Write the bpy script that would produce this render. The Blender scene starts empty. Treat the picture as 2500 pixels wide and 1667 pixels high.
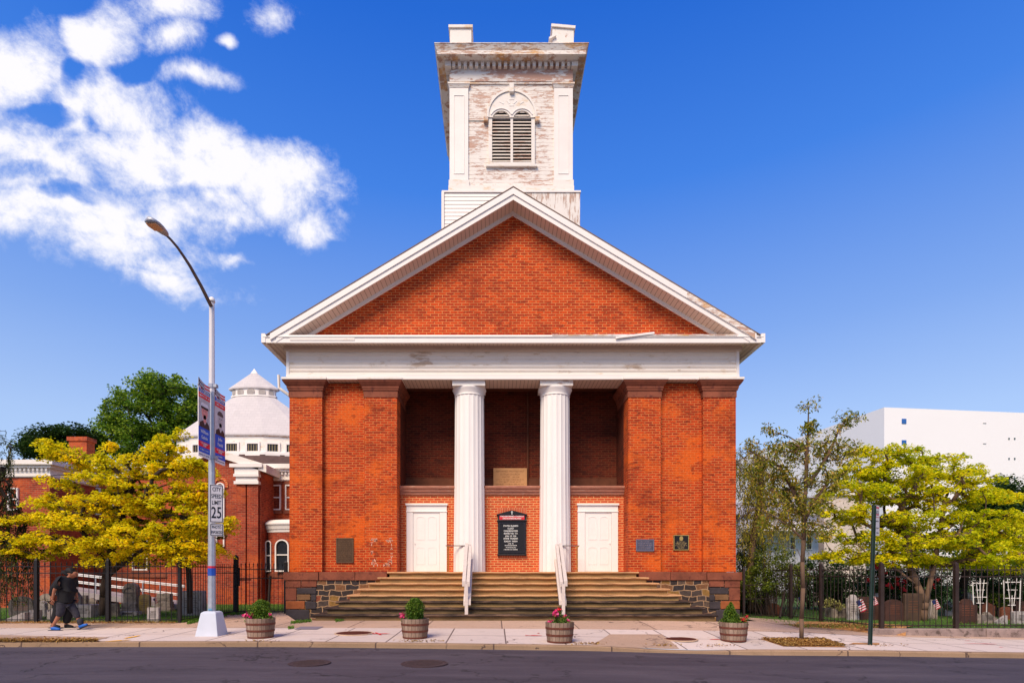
import bpy, math, random
import numpy as np
from mathutils import Matrix, Vector
R = math.radians
random.seed(7); rng = np.random.default_rng(7)
scn = bpy.context.scene
COL = scn.collection
# ---------------------------------------------------------------- camera facts (measured from the photograph)
F = 1314.0; VX = 1138.0; HY = 1313.0; CX = -0.55; CZ = 1.35; CY = -18.0
def PX(x, d): return CX + (x - VX) * d / F
def PZ(y, d): return CZ + (HY - y) * d / F
def dY(d): return d + CY
# ground: street falls gently to the right
_rx = [-30, -9, -4.8, -2.6, 1.3, 4.4, 7, 10, 14, 30]
_rz = [-.16, -.137, -.137, -.163, -.215, -.30, -.32, -.363, -.42, -.55]
_bx = [-30, -8, 4, 5.8, 7, 9, 12, 14, 30]
_bz = [0.0, 0.0, 0.0, -.03, -.08, -.22, -.30, -.33, -.5]
def zr(x): return float(np.interp(x, _rx, _rz))
def zb(x): return float(np.interp(x, _bx, _bz))
YK = -6.62
def gz(x, y):
    if y < YK: return zr(x)
    t = min(1.0, max(0.0, (y - YK) / 4.4))
    t = t * t * (3 - 2 * t) * .5 + t * .5
    dip = .05 * math.sin(math.pi * (x - 1.7) / 2.9) * max(0, 1 - (y - YK) / 1.3) ** 2 if 1.7 < x < 4.6 else 0
    return (zr(x) + .09) * (1 - t) + zb(x) * t - dip
def ground_at(x, y):
    """depth at which the sight line through a ground contact point meets the ground"""
    d = 14.0
    for _ in range(40):
        X = PX(x, d); d2 = F * (CZ - gz(X, d + CY)) / (y - HY); d = .5 * d + .5 * d2
    return PX(x, d), d + CY, gz(PX(x, d), d + CY), d
# ---------------------------------------------------------------- objects
def wl(o):
    v = Vector((0, 0, 0))
    while o is not None: v += Vector(o.location); o = o.parent
    return v
def tag(o, label=None, cat=None, group=None, kind=None):
    if label: o['label'] = label
    if cat: o['category'] = cat
    if group: o['group'] = group
    if kind: o['kind'] = kind
    return o
def thing(name, label, cat, loc=(0, 0, 0), group=None, kind=None, rz=0):
    o = bpy.data.objects.new(name, None); COL.objects.link(o)
    o.empty_display_size = .2
    o.location = loc; o.rotation_euler = (0, 0, rz)
    return tag(o, label, cat, group, kind)
def copy_tree(o, parent=None):
    c = o.copy(); COL.objects.link(c); c.parent = parent
    for ch in [k for k in bpy.data.objects if k.parent == o]: copy_tree(ch, c)
    return c
FACE = lambda x, y, z: Matrix.Translation((x, y, z)) @ Matrix.Rotation(R(90), 4, 'X')      # faces the street
SIDEX = lambda x, y, z: Matrix.Translation((x, y, z)) @ Matrix(((0, 0, 1, 0), (1, 0, 0, 0), (0, 1, 0, 0), (0, 0, 0, 1)))  # faces +X
class MB:
    def __init__(s): s.v = []; s.f = []
    def add(s, vs, fs):
        n = len(s.v); s.v += [tuple(p) for p in vs]; s.f += [tuple(i + n for i in f) for f in fs]; return s
    def box(s, x0, x1, y0, y1, z0, z1, M=None):
        vs = [Vector((x, y, z)) for z in (z0, z1) for y in (y0, y1) for x in (x0, x1)]
        if M is not None: vs = [M @ p for p in vs]
        return s.add(vs, [(0, 2, 3, 1), (4, 5, 7, 6), (0, 1, 5, 4), (2, 6, 7, 3), (0, 4, 6, 2), (1, 3, 7, 5)])
    def frustum(s, x0, x1, y0, y1, z0, X0, X1, Y0, Y1, z1):
        vs = [(x0, y0, z0), (x1, y0, z0), (x0, y1, z0), (x1, y1, z0), (X0, Y0, z1), (X1, Y0, z1), (X0, Y1, z1), (X1, Y1, z1)]
        return s.add(vs, [(0, 2, 3, 1), (4, 5, 7, 6), (0, 1, 5, 4), (2, 6, 7, 3), (0, 4, 6, 2), (1, 3, 7, 5)])
    def prism_y(s, pts, y0, y1):      # pts (x,z) counter-clockwise seen from -Y
        n = len(pts); vs = [(p[0], y0, p[1]) for p in pts] + [(p[0], y1, p[1]) for p in pts]
        return s.add(vs, [tuple(range(n)), tuple(range(2 * n - 1, n - 1, -1))] + [(i, i + n, (i + 1) % n + n, (i + 1) % n) for i in range(n)])
    def prism_x(s, pts, x0, x1):      # pts (y,z)
        n = len(pts); vs = [(x0, p[0], p[1]) for p in pts] + [(x1, p[0], p[1]) for p in pts]
        return s.add(vs, [tuple(range(n - 1, -1, -1)), tuple(range(n, 2 * n))] + [(i, (i + 1) % n, (i + 1) % n + n, i + n) for i in range(n)])
    def prism_z(s, pts, z0, z1):
        n = len(pts); vs = [(p[0], p[1], z0) for p in pts] + [(p[0], p[1], z1) for p in pts]
        return s.add(vs, [tuple(range(n - 1, -1, -1)), tuple(range(n, 2 * n))] + [(i, (i + 1) % n, (i + 1) % n + n, i + n) for i in range(n)])
    def lathe(s, prof, cx, cy, n=24, mod=None, cap=True, sy=1.0, rot=0):
        vs = []
        for r, z in prof:
            for i in range(n):
                a = 2 * math.pi * i / n + rot; rr = r * (mod(a, z) if mod else 1)
                vs.append((cx + rr * math.cos(a), cy + rr * math.sin(a) * sy, z))
        fs = [(k * n + i, k * n + (i + 1) % n, (k + 1) * n + (i + 1) % n, (k + 1) * n + i) for k in range(len(prof) - 1) for i in range(n)]
        if cap: fs += [tuple(range(n - 1, -1, -1)), tuple((len(prof) - 1) * n + i for i in range(n))]
        return s.add(vs, fs)
    def tube(s, path, rad, n=8, cap=True):
        P = [Vector(p) for p in path]; rad = rad if hasattr(rad, '__len__') else [rad] * len(P)
        t0 = (P[1] - P[0]).normalized(); u = t0.orthogonal().normalized(); vs = []
        for k, p in enumerate(P):
            t = (P[min(k + 1, len(P) - 1)] - P[max(k - 1, 0)]).normalized()
            u = (u - t * u.dot(t)); u = u.normalized() if u.length > 1e-6 else t.orthogonal().normalized(); w = t.cross(u)
            for i in range(n):
                a = 2 * math.pi * i / n; vs.append(p + (u * math.cos(a) + w * math.sin(a)) * rad[k])
        fs = [(k * n + i, k * n + (i + 1) % n, (k + 1) * n + (i + 1) % n, (k + 1) * n + i) for k in range(len(P) - 1) for i in range(n)]
        if cap: fs += [tuple(range(n - 1, -1, -1)), tuple((len(P) - 1) * n + i for i in range(n))]
        return s.add(vs, fs)
    def mesh(s, me, M):
        n = len(s.v); s.v += [tuple(M @ v.co) for v in me.vertices]; s.f += [tuple(i + n for i in p.vertices) for p in me.polygons]; return s
    def _curve(s, cu, M, sx=1.0):
        o = bpy.data.objects.new('tmp', cu); COL.objects.link(o)
        dg = bpy.context.evaluated_depsgraph_get(); me = bpy.data.meshes.new_from_object(o.evaluated_get(dg))
        s.mesh(me, M @ Matrix.Scale(sx, 4, (1, 0, 0))); bpy.data.objects.remove(o); bpy.data.meshes.remove(me); return s
    def text(s, t, size, M, sx=1.0, ext=.002, bold=0.0):
        cu = bpy.data.curves.new('t', 'FONT'); cu.body = t; cu.size = size; cu.align_x = 'CENTER'; cu.align_y = 'CENTER'
        cu.extrude = ext; cu.offset = bold; cu.resolution_u = 2; return s._curve(cu, M, sx)
    def worn(s, width, h, M, th=.002, seed=0):
        """a line of lettering too worn or too small to read: short raised strokes grouped like words"""
        q = random.Random(seed + int(width * 1000)); x = -width / 2
        while x < width / 2:
            n = q.randint(2, 8)
            for _ in range(n):
                w_ = h * q.uniform(.35, .6)
                if x + w_ > width / 2: break
                k = q.random(); s.box(x, x + w_ * .3, -h / 2, h / 2, -th, th, M)
                if k < .7: s.box(x + w_ * .3, x + w_, h * q.choice((.28, -.05, -.5)), h * q.choice((.28, -.05, -.5)) + h * .22, -th, th, M)
                x += w_ + h * .15
            x += h * .5
        return s
    def plate(s, outlines, M, th=.02):
        """flat plate with holes; outlines in local xy, local z is the thickness"""
        cu = bpy.data.curves.new('p', 'CURVE'); cu.dimensions = '2D'; cu.fill_mode = 'BOTH'; cu.extrude = th / 2
        for ol in outlines:
            sp = cu.splines.new('POLY'); sp.points.add(len(ol) - 1); sp.use_cyclic_u = True
            for i, p in enumerate(ol): sp.points[i].co = (p[0], p[1], 0, 1)
        return s._curve(cu, M)
    def build(s, name, mat, parent=None, smooth=False, label=None, cat=None, group=None, kind=None, bevel=0):
        me = bpy.data.meshes.new(name); off = wl(parent) if parent else Vector((0, 0, 0))
        me.from_pydata([(p[0] - off.x, p[1] - off.y, p[2] - off.z) for p in s.v], [], s.f); me.update()
        o = bpy.data.objects.new(name, me); COL.objects.link(o); me.materials.append(mat)
        if parent: o.parent = parent
        if smooth: me.shade_smooth() if hasattr(me, 'shade_smooth') else [setattr(p, 'use_smooth', True) for p in me.polygons]
        if bevel:
            m = o.modifiers.new('b', 'BEVEL'); m.width = bevel; m.segments = 2; m.limit_method = 'ANGLE'
        return tag(o, label, cat, group, kind)
def arch(x0, x1, z0, zs, n=12, rise=None):
    """outline: rectangle x0..x1 from z0 to spring zs with arched top"""
    r = (x1 - x0) / 2; rise = r if rise is None else rise; c = (x0 + x1) / 2
    return [(x0, z0), (x1, z0)] + [(c + r * math.cos(a), zs + rise * math.sin(a)) for a in [math.pi * i / n for i in range(n + 1)]]
def rect(x0, x1, z0, z1): return [(x0, z0), (x1, z0), (x1, z1), (x0, z1)]
def raw(name, verts, faces, mat, parent=None, smooth=False):
    me = bpy.data.meshes.new(name); off = np.array(wl(parent)) if parent else np.zeros(3)
    V = (verts - off).astype(np.float32); n = len(V); k = faces.shape[1]; m = len(faces)
    me.vertices.add(n); me.vertices.foreach_set('co', V.ravel()); me.loops.add(m * k); me.loops.foreach_set('vertex_index', faces.ravel().astype(np.int32))
    me.polygons.add(m); me.polygons.foreach_set('loop_start', np.arange(0, m * k, k, dtype=np.int32)); me.polygons.foreach_set('loop_total', np.full(m, k, dtype=np.int32))
    me.update(calc_edges=True); me.validate(); me.materials.append(mat)
    if smooth: me.polygons.foreach_set('use_smooth', np.ones(m, dtype=bool))
    o = bpy.data.objects.new(name, me); COL.objects.link(o)
    if parent: o.parent = parent
    return o
# ---------------------------------------------------------------- materials
def hexc(h): 
    c = [int(h[i:i + 2], 16) / 255 for i in (0, 2, 4)]
    return tuple((x / 12.92 if x <= .04045 else ((x + .055) / 1.055) ** 2.4) for x in c)
class NT:
    def __init__(s, name):
        s.m = bpy.data.materials.new(name); s.m.use_nodes = True; s.t = s.m.node_tree; s.n = s.t.nodes; s.L = s.t.links
        s.b = s.n['Principled BSDF']; s.b.inputs['Specular IOR Level'].default_value = .3
    def new(s, k, **kw):
        o = s.n.new(k)
        for a, v in kw.items(): setattr(o, a, v)
        return o
    def link(s, a, b): s.L.new(a, b)
    def pos(s):
        return s.new('ShaderNodeNewGeometry').outputs['Position']
    def mapped(s, vec, sc=(1, 1, 1), loc=(0, 0, 0)):
        m = s.new('ShaderNodeMapping'); m.inputs['Scale'].default_value = sc; m.inputs['Location'].default_value = loc; s.link(vec, m.inputs['Vector']); return m.outputs[0]
    def noise(s, vec, scale, detail=6, rough=.6, dist=0):
        n = s.new('ShaderNodeTexNoise'); n.inputs['Scale'].default_value = scale; n.inputs['Detail'].default_value = detail; n.inputs['Roughness'].default_value = rough; n.inputs['Distortion'].default_value = dist
        s.link(vec, n.inputs['Vector']); return n.outputs['Fac']
    def ramp(s, fac, stops, interp='LINEAR'):
        r = s.new('ShaderNodeValToRGB'); r.color_ramp.interpolation = interp; e = r.color_ramp.elements
        while len(e) < len(stops): e.new(.5)
        for i, (p, c) in enumerate(stops):
            e[i].position = p; e[i].color = (*(c if hasattr(c, '__len__') else (c, c, c)), 1)
        s.link(fac, r.inputs['Fac']); return r.outputs['Color']
    def mix(s, fac, a, b, mode='MIX'):
        m = s.new('ShaderNodeMix', data_type='RGBA', blend_type=mode)
        for idx, v in ((0, fac), (6, a), (7, b)):
            if hasattr(v, 'is_output'): s.link(v, m.inputs[idx])
            else: m.inputs[idx].default_value = v if idx == 0 else (*v, 1)
        return m.outputs[2]
    def math(s, op, a, b=0.0, c=None, clamp=False):
        m = s.new('ShaderNodeMath', operation=op, use_clamp=clamp)
        for i, v in enumerate((a, b) if c is None else (a, b, c)):
            if hasattr(v, 'is_output'): s.link(v, m.inputs[i])
            else: m.inputs[i].default_value = v
        return m.outputs[0]
    def bump(s, h, st=.3, dist=.02):
        b = s.new('ShaderNodeBump'); b.inputs['Strength'].default_value = st; b.inputs['Distance'].default_value = dist; s.link(h, b.inputs['Height']); s.link(b.outputs[0], s.b.inputs['Normal'])
    def done(s, col, rough=.7, metal=0):
        if hasattr(col, 'is_output'): s.link(col, s.b.inputs['Base Color'])
        else: s.b.inputs['Base Color'].default_value = (*col, 1)
        s.b.inputs['Roughness'].default_value = rough; s.b.inputs['Metallic'].default_value = metal; return s.m
def plain(name, col, rough=.6, metal=0, var=.25, scale=4, bump=.15, bscale=60, dirt=None, dirt_th=.6, stretch=(1, 1, 1)):
    t = NT(name); p = t.mapped(t.pos(), stretch); n = t.noise(p, scale)
    lo = tuple(c * (1 - var) for c in col); hi = tuple(min(1, c * (1 + var * .6)) for c in col)
    c = t.ramp(n, [(.3, lo), (.7, hi)])
    if dirt is not None:
        k = t.ramp(t.noise(p, scale * 2.3, 8, .7), [(dirt_th - .06, 0), (dirt_th + .06, 1)]); c = t.mix(k, c, dirt)
    if bump: t.bump(t.noise(t.pos(), bscale, 4), bump, .01)
    return t.done(c, rough, metal)
def planar(t):
    """(u,v) = (x,z) on faces that look along Y, (y,z) on faces that look along X, (x,y) on tops"""
    g = t.new('ShaderNodeNewGeometry'); sp = t.new('ShaderNodeSeparateXYZ'); sn = t.new('ShaderNodeSeparateXYZ')
    t.link(g.outputs['Position'], sp.inputs[0]); t.link(g.outputs['True Normal'], sn.inputs[0])
    isx = t.math('GREATER_THAN', t.math('ABSOLUTE', sn.outputs[0]), .6)
    u = t.math('ADD', t.math('MULTIPLY', isx, sp.outputs[1]), t.math('MULTIPLY', t.math('SUBTRACT', 1, isx), sp.outputs[0]))
    c = t.new('ShaderNodeCombineXYZ'); t.link(u, c.inputs[0]); t.link(sp.outputs[2], c.inputs[1]); return c.outputs[0], sp, g.outputs['Position']
def brick(name, c1, c2, mortar, bw=.235, rh=.079, ms=.010, patch=None, patch_th=.62, dark=None, sq=1.0, bump=.4, streak=True):
    t = NT(name); uv, sp, pos = planar(t)
    b = t.new('ShaderNodeTexBrick'); b.inputs['Scale'].default_value = 1; b.inputs['Brick Width'].default_value = bw; b.inputs['Row Height'].default_value = rh
    b.inputs['Mortar Size'].default_value = ms; b.inputs['Mortar Smooth'].default_value = .2; b.inputs['Bias'].default_value = -.15; b.offset = .5
    wob = t.noise(pos, 7, 2); v = t.new('ShaderNodeVectorMath', operation='ADD'); cw = t.new('ShaderNodeCombineXYZ')
    t.link(t.math('MULTIPLY', t.math('SUBTRACT', wob, .5), .012), cw.inputs[0]); t.link(t.math('MULTIPLY', t.math('SUBTRACT', wob, .5), .008), cw.inputs[1])
    t.link(uv, v.inputs[0]); t.link(cw.outputs[0], v.inputs[1]); t.link(v.outputs[0], b.inputs['Vector'])
    b.inputs['Color1'].default_value = (*c1, 1); b.inputs['Color2'].default_value = (*c2, 1); b.inputs['Mortar'].default_value = (*mortar, 1)
    c = b.outputs['Color']
    if patch:
        k = t.ramp(t.noise(t.mapped(pos, (.8, .8, 1.2)), .9, 7, .65), [(patch_th - .05, 0), (patch_th + .07, .85)]); c = t.mix(k, c, patch)
        nm = t.math('MULTIPLY', b.outputs['Fac'], .35); c = t.mix(nm, c, mortar)
    if dark:
        k = t.ramp(t.noise(t.mapped(pos, (.7, .7, 1.0), (3, 1, 5)), 1.1, 8, .72), [(.49, 0), (.72, .68)]); c = t.mix(k, c, dark)
        k = t.ramp(t.noise(t.mapped(pos, (2.6, 2.6, .22), (1, 8, 3)), 1.3, 7, .68), [(.58, 0), (.74, .38)]); c = t.mix(k, c, dark)
        sp3 = t.ramp(t.noise(t.mapped(pos, (4.2, 4.2, 12.6), (2, 0, 0)), 1.0, 1, .4), [(.63, 0), (.67, .5)]); c = t.mix(sp3, c, dark)
    fine = t.noise(pos, 22, 5, .7); c = t.mix(.55, c, t.mix(1.0, c, t.ramp(fine, [(.25, .45), (.75, 1.4)]), 'MULTIPLY'))
    h = t.math('ADD', t.math('MULTIPLY', b.outputs['Fac'], -1), t.math('MULTIPLY', fine, .5)); t.bump(h, bump, .012)
    return t.done(c, .85)
def peel(name, base=(.83, .775, .72), under=(.50, .27, .19), st=(1, 1, 5), th=.56, scale=2.2, soil=(.62, .42, .22), soil_th=.70, board=0.0):
    t = NT(name); pos = t.pos(); p = t.mapped(pos, st)
    a = t.noise(p, scale, 10, .72); big = t.noise(t.mapped(pos, (1, 1, 1.3), (9, 2, 4)), .8, 3)
    k = t.ramp(t.math('ADD', a, t.math('MULTIPLY', t.math('SUBTRACT', big, .5), .45)), [(th - .03, 0), (th + .03, 1)])
    und = t.mix(t.noise(p, 9, 4), under, tuple(c * .6 for c in under)); und = t.mix(.25, und, (.75, .6, .5))
    b2 = t.mix(t.noise(pos, 3, 6), base, tuple(c * .9 for c in base)); c = t.mix(k, b2, und)
    k2 = t.ramp(t.noise(t.mapped(pos, (1, 1, 2.4), (4, 4, 4)), 1.7, 8, .7), [(soil_th - .08, 0), (soil_th + .05, .8)]); c = t.mix(k2, c, soil)
    h = t.math('SUBTRACT', t.noise(p, 14, 6), t.math('MULTIPLY', k, .6))
    if board:
        sp = t.new('ShaderNodeSeparateXYZ'); t.link(pos, sp.inputs[0]); fr = t.math('FRACT', t.math('DIVIDE', sp.outputs[2], board))
        ln = t.math('LESS_THAN', fr, .1); c = t.mix(t.math('MULTIPLY', ln, t.ramp(t.noise(t.mapped(pos, (1, 1, 6)), 2.5), [(.4, .05), (.62, .75)])), c, (.42, .26, .2)); h = t.math('SUBTRACT', h, ln)
    t.bump(h, .5, .012); return t.done(c, .65)
def leafmat(name, stops, transl=.35):
    t = NT(name); g = t.new('ShaderNodeNewGeometry'); c = t.ramp(g.outputs['Random Per Island'], stops)
    n = t.ramp(t.noise(t.pos(), .9, 3), [(.32, (.76, .88, .8)), (.68, (1.14, 1.08, 1.0))]); c = t.mix(1.0, c, n, 'MULTIPLY')
    t.n.remove(t.b); d = t.new('ShaderNodeBsdfPrincipled'); d.inputs['Roughness'].default_value = .5; d.inputs['Specular IOR Level'].default_value = .25; tr = t.new('ShaderNodeBsdfTranslucent'); mx = t.new('ShaderNodeMixShader')
    t.link(c, d.inputs['Base Color']); t.link(c, tr.inputs[0]); mx.inputs[0].default_value = transl; t.link(d.outputs[0], mx.inputs[1]); t.link(tr.outputs[0], mx.inputs[2])
    t.link(mx.outputs[0], t.n['Material Output'].inputs[0]); return t.m
def flat(name, col, rough=.5, metal=0): 
    t = NT(name); c = t.ramp(t.noise(t.pos(), 12, 3), [(.3, tuple(x * .9 for x in col)), (.7, tuple(min(1, x * 1.06) for x in col))]); return t.done(c, rough, metal)
# ---------------------------------------------------------------- camera, light, sky
cam = bpy.data.cameras.new('camera'); co = bpy.data.objects.new('camera', cam); COL.objects.link(co); scn.camera = co
co.location = (CX, CY, CZ); co.rotation_euler = (R(90), 0, 0)
cam.sensor_width = 36; cam.sensor_fit = 'HORIZONTAL'; cam.lens = F / 2352 * 36
cam.shift_x = (1176 - VX) / 2352; cam.shift_y = (HY - 784) / 2352; cam.clip_start = .1; cam.clip_end = 3000
SUN_EL, SUN_AZ = R(47), R(203)      # azimuth from +Y (behind the church) clockwise: the sun is over the street, to the left
sd = bpy.data.lights.new('sun', 'SUN'); so = bpy.data.objects.new('sun', sd); COL.objects.link(so)
sd.energy = 3.1; sd.angle = R(30); sd.color = (1.0, .82, .60)
dirv = Vector((math.sin(SUN_AZ) * math.cos(SUN_EL), math.cos(SUN_AZ) * math.cos(SUN_EL), math.sin(SUN_EL)))
so.rotation_euler = dirv.to_track_quat('Z', 'Y').to_euler(); so.location = (-10, -30, 40)
w = bpy.data.worlds.new('World'); scn.world = w; w.use_nodes = True; nt = w.node_tree; N = nt.nodes; L = nt.links
bg = N['Background']; bg.inputs['Strength'].default_value = .13
SKY_K = 4.9; w.cycles.sampling_method = 'MANUAL'; w.cycles.sample_map_resolution = 512
sky = N.new('ShaderNodeTexSky'); sky.sky_type = 'NISHITA'; sky.sun_disc = False; sky.sun_elevation = SUN_EL; sky.sun_rotation = SUN_AZ
sky.altitude = 0; sky.air_density = 1.0; sky.dust_density = .6; sky.ozone_density = 2.5
def m_(op, a, b=0., cl=False):
    m = N.new('ShaderNodeMath'); m.operation = op; m.use_clamp = cl
    for i, v in enumerate((a, b)):
        if hasattr(v, 'is_output'): L.new(v, m.inputs[i])
        else: m.inputs[i].default_value = v
    return m.outputs[0]
tc = N.new('ShaderNodeTexCoord'); sx = N.new('ShaderNodeSeparateXYZ'); L.new(tc.outputs['Generated'], sx.inputs[0])
front = m_('GREATER_THAN', sx.outputs[1], .05); yy = m_('MAXIMUM', sx.outputs[1], .05)
u = m_('DIVIDE', sx.outputs[0], yy); v = m_('DIVIDE', sx.outputs[2], yy)
def wnoise(scale, detail, rough, sc=(1, 1, 1), loc=(0, 0, 0), dist=0.):
    mp = N.new('ShaderNodeMapping'); mp.inputs['Scale'].default_value = sc; mp.inputs['Location'].default_value = loc; L.new(tc.outputs['Generated'], mp.inputs[0])
    n = N.new('ShaderNodeTexNoise'); n.inputs['Scale'].default_value = scale; n.inputs['Detail'].default_value = detail; n.inputs['Roughness'].default_value = rough; n.inputs['Distortion'].default_value = dist
    L.new(mp.outputs[0], n.inputs['Vector']); return n
wob = wnoise(5.5, 4, .55); sw = N.new('ShaderNodeSeparateColor'); L.new(wob.outputs['Color'], sw.inputs[0])
uw = m_('ADD', u, m_('MULTIPLY', m_('SUBTRACT', sw.outputs[0], .5), .14)); vw = m_('ADD', v, m_('MULTIPLY', m_('SUBTRACT', sw.outputs[1], .5), .14))
dens = None
for (cx, cy, rx, ry, rot, wt) in [(50, 170, 160, 130, 0, 1), (235, 95, 110, 100, 20, .95), (370, 15, 95, 75, 0, .8), (250, 270, 210, 120, 15, 1), (60, 400, 200, 150, 0, 1), (400, 385, 330, 110, 8, 1.05),
        (640, 440, 190, 120, 0, 1.05), (500, 490, 240, 80, 0, 1), (230, 560, 260, 70, 6, .9), (710, 510, 100, 62, 0, .85), (130, 510, 300, 95, 5, .95), (385, 95, 70, 60, 0, .75), (440, 200, 130, 34, 8, .62), (540, 598, 90, 20, 12, .5), (615, 40, 60, 40, 0, .48),
        (505, 112, 24, 20, 0, .75), (330, 615, 190, 50, 14, .62), (120, 590, 130, 30, 10, .45), (-250, 300, 260, 260, 0, 1)]:
    a = R(rot); U, V = (cx - VX) / F, (HY - cy) / F; du = m_('SUBTRACT', uw, U); dv = m_('SUBTRACT', vw, V)
    p = m_('DIVIDE', m_('SUBTRACT', m_('MULTIPLY', du, math.cos(a)), m_('MULTIPLY', dv, math.sin(a))), rx / F)
    q = m_('DIVIDE', m_('ADD', m_('MULTIPLY', du, math.sin(a)), m_('MULTIPLY', dv, math.cos(a))), ry / F)
    e = m_('MULTIPLY', m_('SUBTRACT', 1.12, m_('SQRT', m_('ADD', m_('MULTIPLY', p, p), m_('MULTIPLY', q, q)))), wt)
    dens = e if dens is None else m_('MAXIMUM', dens, e)
for (cx, cy, rx, ry) in [(385, 388, 60, 50), (228, 290, 40, 50), (110, 285, 90, 30), (60, 425, 80, 34), (185, 195, 40, 60), (20, 10, 60, 34), (160, 0, 80, 40), (320, 180, 60, 40), (140, 470, 80, 26)]:
    U, V = (cx - VX) / F, (HY - cy) / F; p = m_('DIVIDE', m_('SUBTRACT', uw, U), rx / F); q = m_('DIVIDE', m_('SUBTRACT', vw, V), ry / F)
    e = m_('MAXIMUM', m_('SUBTRACT', 1.0, m_('ADD', m_('MULTIPLY', p, p), m_('MULTIPLY', q, q))), 0.); dens = m_('SUBTRACT', dens, m_('MULTIPLY', e, .42))
n1 = wnoise(5.0, 3, .5, (1, 1, 1.3), (3, 1, 2), .1); n3 = wnoise(13, 12, .68, (1, 1, 1.2), (1, 4, 2), .25); n2 = wnoise(42, 8, .66, (1, 1, 1.1), (2, 2, 2), .2)
d1 = m_('ADD', m_('ADD', m_('MULTIPLY', m_('MINIMUM', dens, .8), 1.6), m_('MULTIPLY', m_('SUBTRACT', n1.outputs[0], .5), 1.7)), m_('ADD', m_('MULTIPLY', m_('SUBTRACT', n3.outputs[0], .5), 2.9), m_('MULTIPLY', m_('SUBTRACT', n2.outputs[0], .5), .9)))
fc = N.new('ShaderNodeMapRange'); fc.interpolation_type = 'SMOOTHSTEP'; fc.inputs['From Min'].default_value = .08; fc.inputs['From Max'].default_value = 1.3; fc.inputs['To Max'].default_value = .97; L.new(d1, fc.inputs['Value'])
cf = m_('MULTIPLY', fc.outputs[0], front)
# unseen broken cloud added behind the camera to whiten the fill light
nb = wnoise(2.2, 7, .6, (1, 1, 2), (5, 3, 1)); rb = N.new('ShaderNodeMapRange'); rb.inputs['From Min'].default_value = .44; rb.inputs['From Max'].default_value = .6; L.new(nb.outputs[0], rb.inputs['Value'])
cb = m_('MULTIPLY', rb.outputs[0], m_('SUBTRACT', 1, m_('GREATER_THAN', sx.outputs[1], -.15)))
hs = N.new('ShaderNodeHueSaturation'); hs.inputs['Saturation'].default_value = 1.25; hs.inputs['Hue'].default_value = .505; hs.inputs['Value'].default_value = 1.0; L.new(sky.outputs[0], hs.inputs['Color'])
el_r = N.new('ShaderNodeValToRGB'); L.new(sx.outputs[2], el_r.inputs[0]); cr = el_r.color_ramp
while len(cr.elements) < 6: cr.elements.new(.5)
for e_, (p_, c_) in zip(cr.elements, [(0, (.60, .76, 1.02)), (.22, (.46, .62, .96)), (.36, (.25, .43, .92)), (.55, (.055, .24, .88)), (.70, (.010, .14, .74)), (1, (.006, .10, .55))]): e_.position = p_; e_.color = (*c_, 1)
sc_ = N.new('ShaderNodeVectorMath'); sc_.operation = 'SCALE'; L.new(el_r.outputs[0], sc_.inputs[0]); sc_.inputs['Scale'].default_value = SKY_K
tint = N.new('ShaderNodeMix'); tint.data_type = 'RGBA'; tint.inputs[0].default_value = .8; L.new(hs.outputs[0], tint.inputs[6]); L.new(sc_.outputs[0], tint.inputs[7])
shade = N.new('ShaderNodeMix'); shade.data_type = 'RGBA'; shade.inputs[6].default_value = (3.6, 3.9, 5.0, 1); shade.inputs[7].default_value = (5.2, 5.1, 5.35, 1); L.new(m_('MULTIPLY', m_('SUBTRACT', d1, .35), 1.2, True), shade.inputs[0])
mx = N.new('ShaderNodeMix'); mx.data_type = 'RGBA'; L.new(m_('MAXIMUM', cf, m_('MULTIPLY', cb, .5)), mx.inputs[0]); L.new(tint.outputs[2], mx.inputs[6]); L.new(shade.outputs[2], mx.inputs[7])
L.new(mx.outputs[2], bg.inputs['Color'])
scn.view_settings.view_transform = 'Standard'; scn.view_settings.look = 'None'; scn.view_settings.exposure = 0.6; scn.view_settings.gamma = 1
scn.cycles.max_bounces = 8; scn.cycles.transparent_max_bounces = 8
# ---------------------------------------------------------------- materials
M = {}
M['brick'] = brick('brick_facade', (.53, .045, .002), (.27, .016, .0015), (.56, .20, .06), patch=(.66, .10, .004), patch_th=.54, dark=(.12, .010, .003))
M['brick_tymp'] = brick('brick_gable', (.58, .055, .002), (.32, .020, .002), (.66, .29, .10), rh=.085, bw=.25, ms=.008, dark=(.16, .014, .003))
M['brick_in_shade'] = brick('brick_recess_shaded', (.13, .014, .004), (.06, .006, .002), (.14, .045, .016), dark=(.035, .005, .002))  # shade of the porch recess put into a darker copy of the brick
M['brick_low'] = brick('brick_new', (.60, .080, .020), (.42, .045, .013), (.70, .37, .15), bw=.235, rh=.079, ms=.011)
M['brick_old'] = brick('brick_old', (.42, .055, .02), (.20, .02, .01), (.36, .16, .09), rh=.075, bw=.22, ms=.008, patch=(.55, .10, .02), patch_th=.55, dark=(.15, .018, .008))
M['soldier'] = brick('brick_soldier', (.60, .12, .05), (.42, .07, .03), (.70, .42, .2), bw=.079, rh=.6, ms=.005)
M['white'] = plain('white_paint', (.82, .765, .73), .5, var=.06, scale=1.2, bump=.08, dirt=(.62, .50, .38), dirt_th=.74)
M['white_clean'] = plain('white_trim', (.84, .785, .745), .45, var=.03, scale=2, bump=.03)
M['column'] = plain('column_paint', (.84, .785, .75), .5, var=.05, scale=1.5, bump=.06, dirt=(.70, .60, .50), dirt_th=.70, stretch=(2, 2, .4))
M['peel'] = peel('peeling_paint', board=.14, scale=3.6, th=.555, under=(.56, .30, .22))
M['peel_v'] = peel('peeling_boards', st=(7, 7, .8), th=.56, soil_th=.70, under=(.48, .28, .2))
M['peel_light'] = peel('flaking_trim', th=.66, scale=1.6, soil_th=.64)
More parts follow.
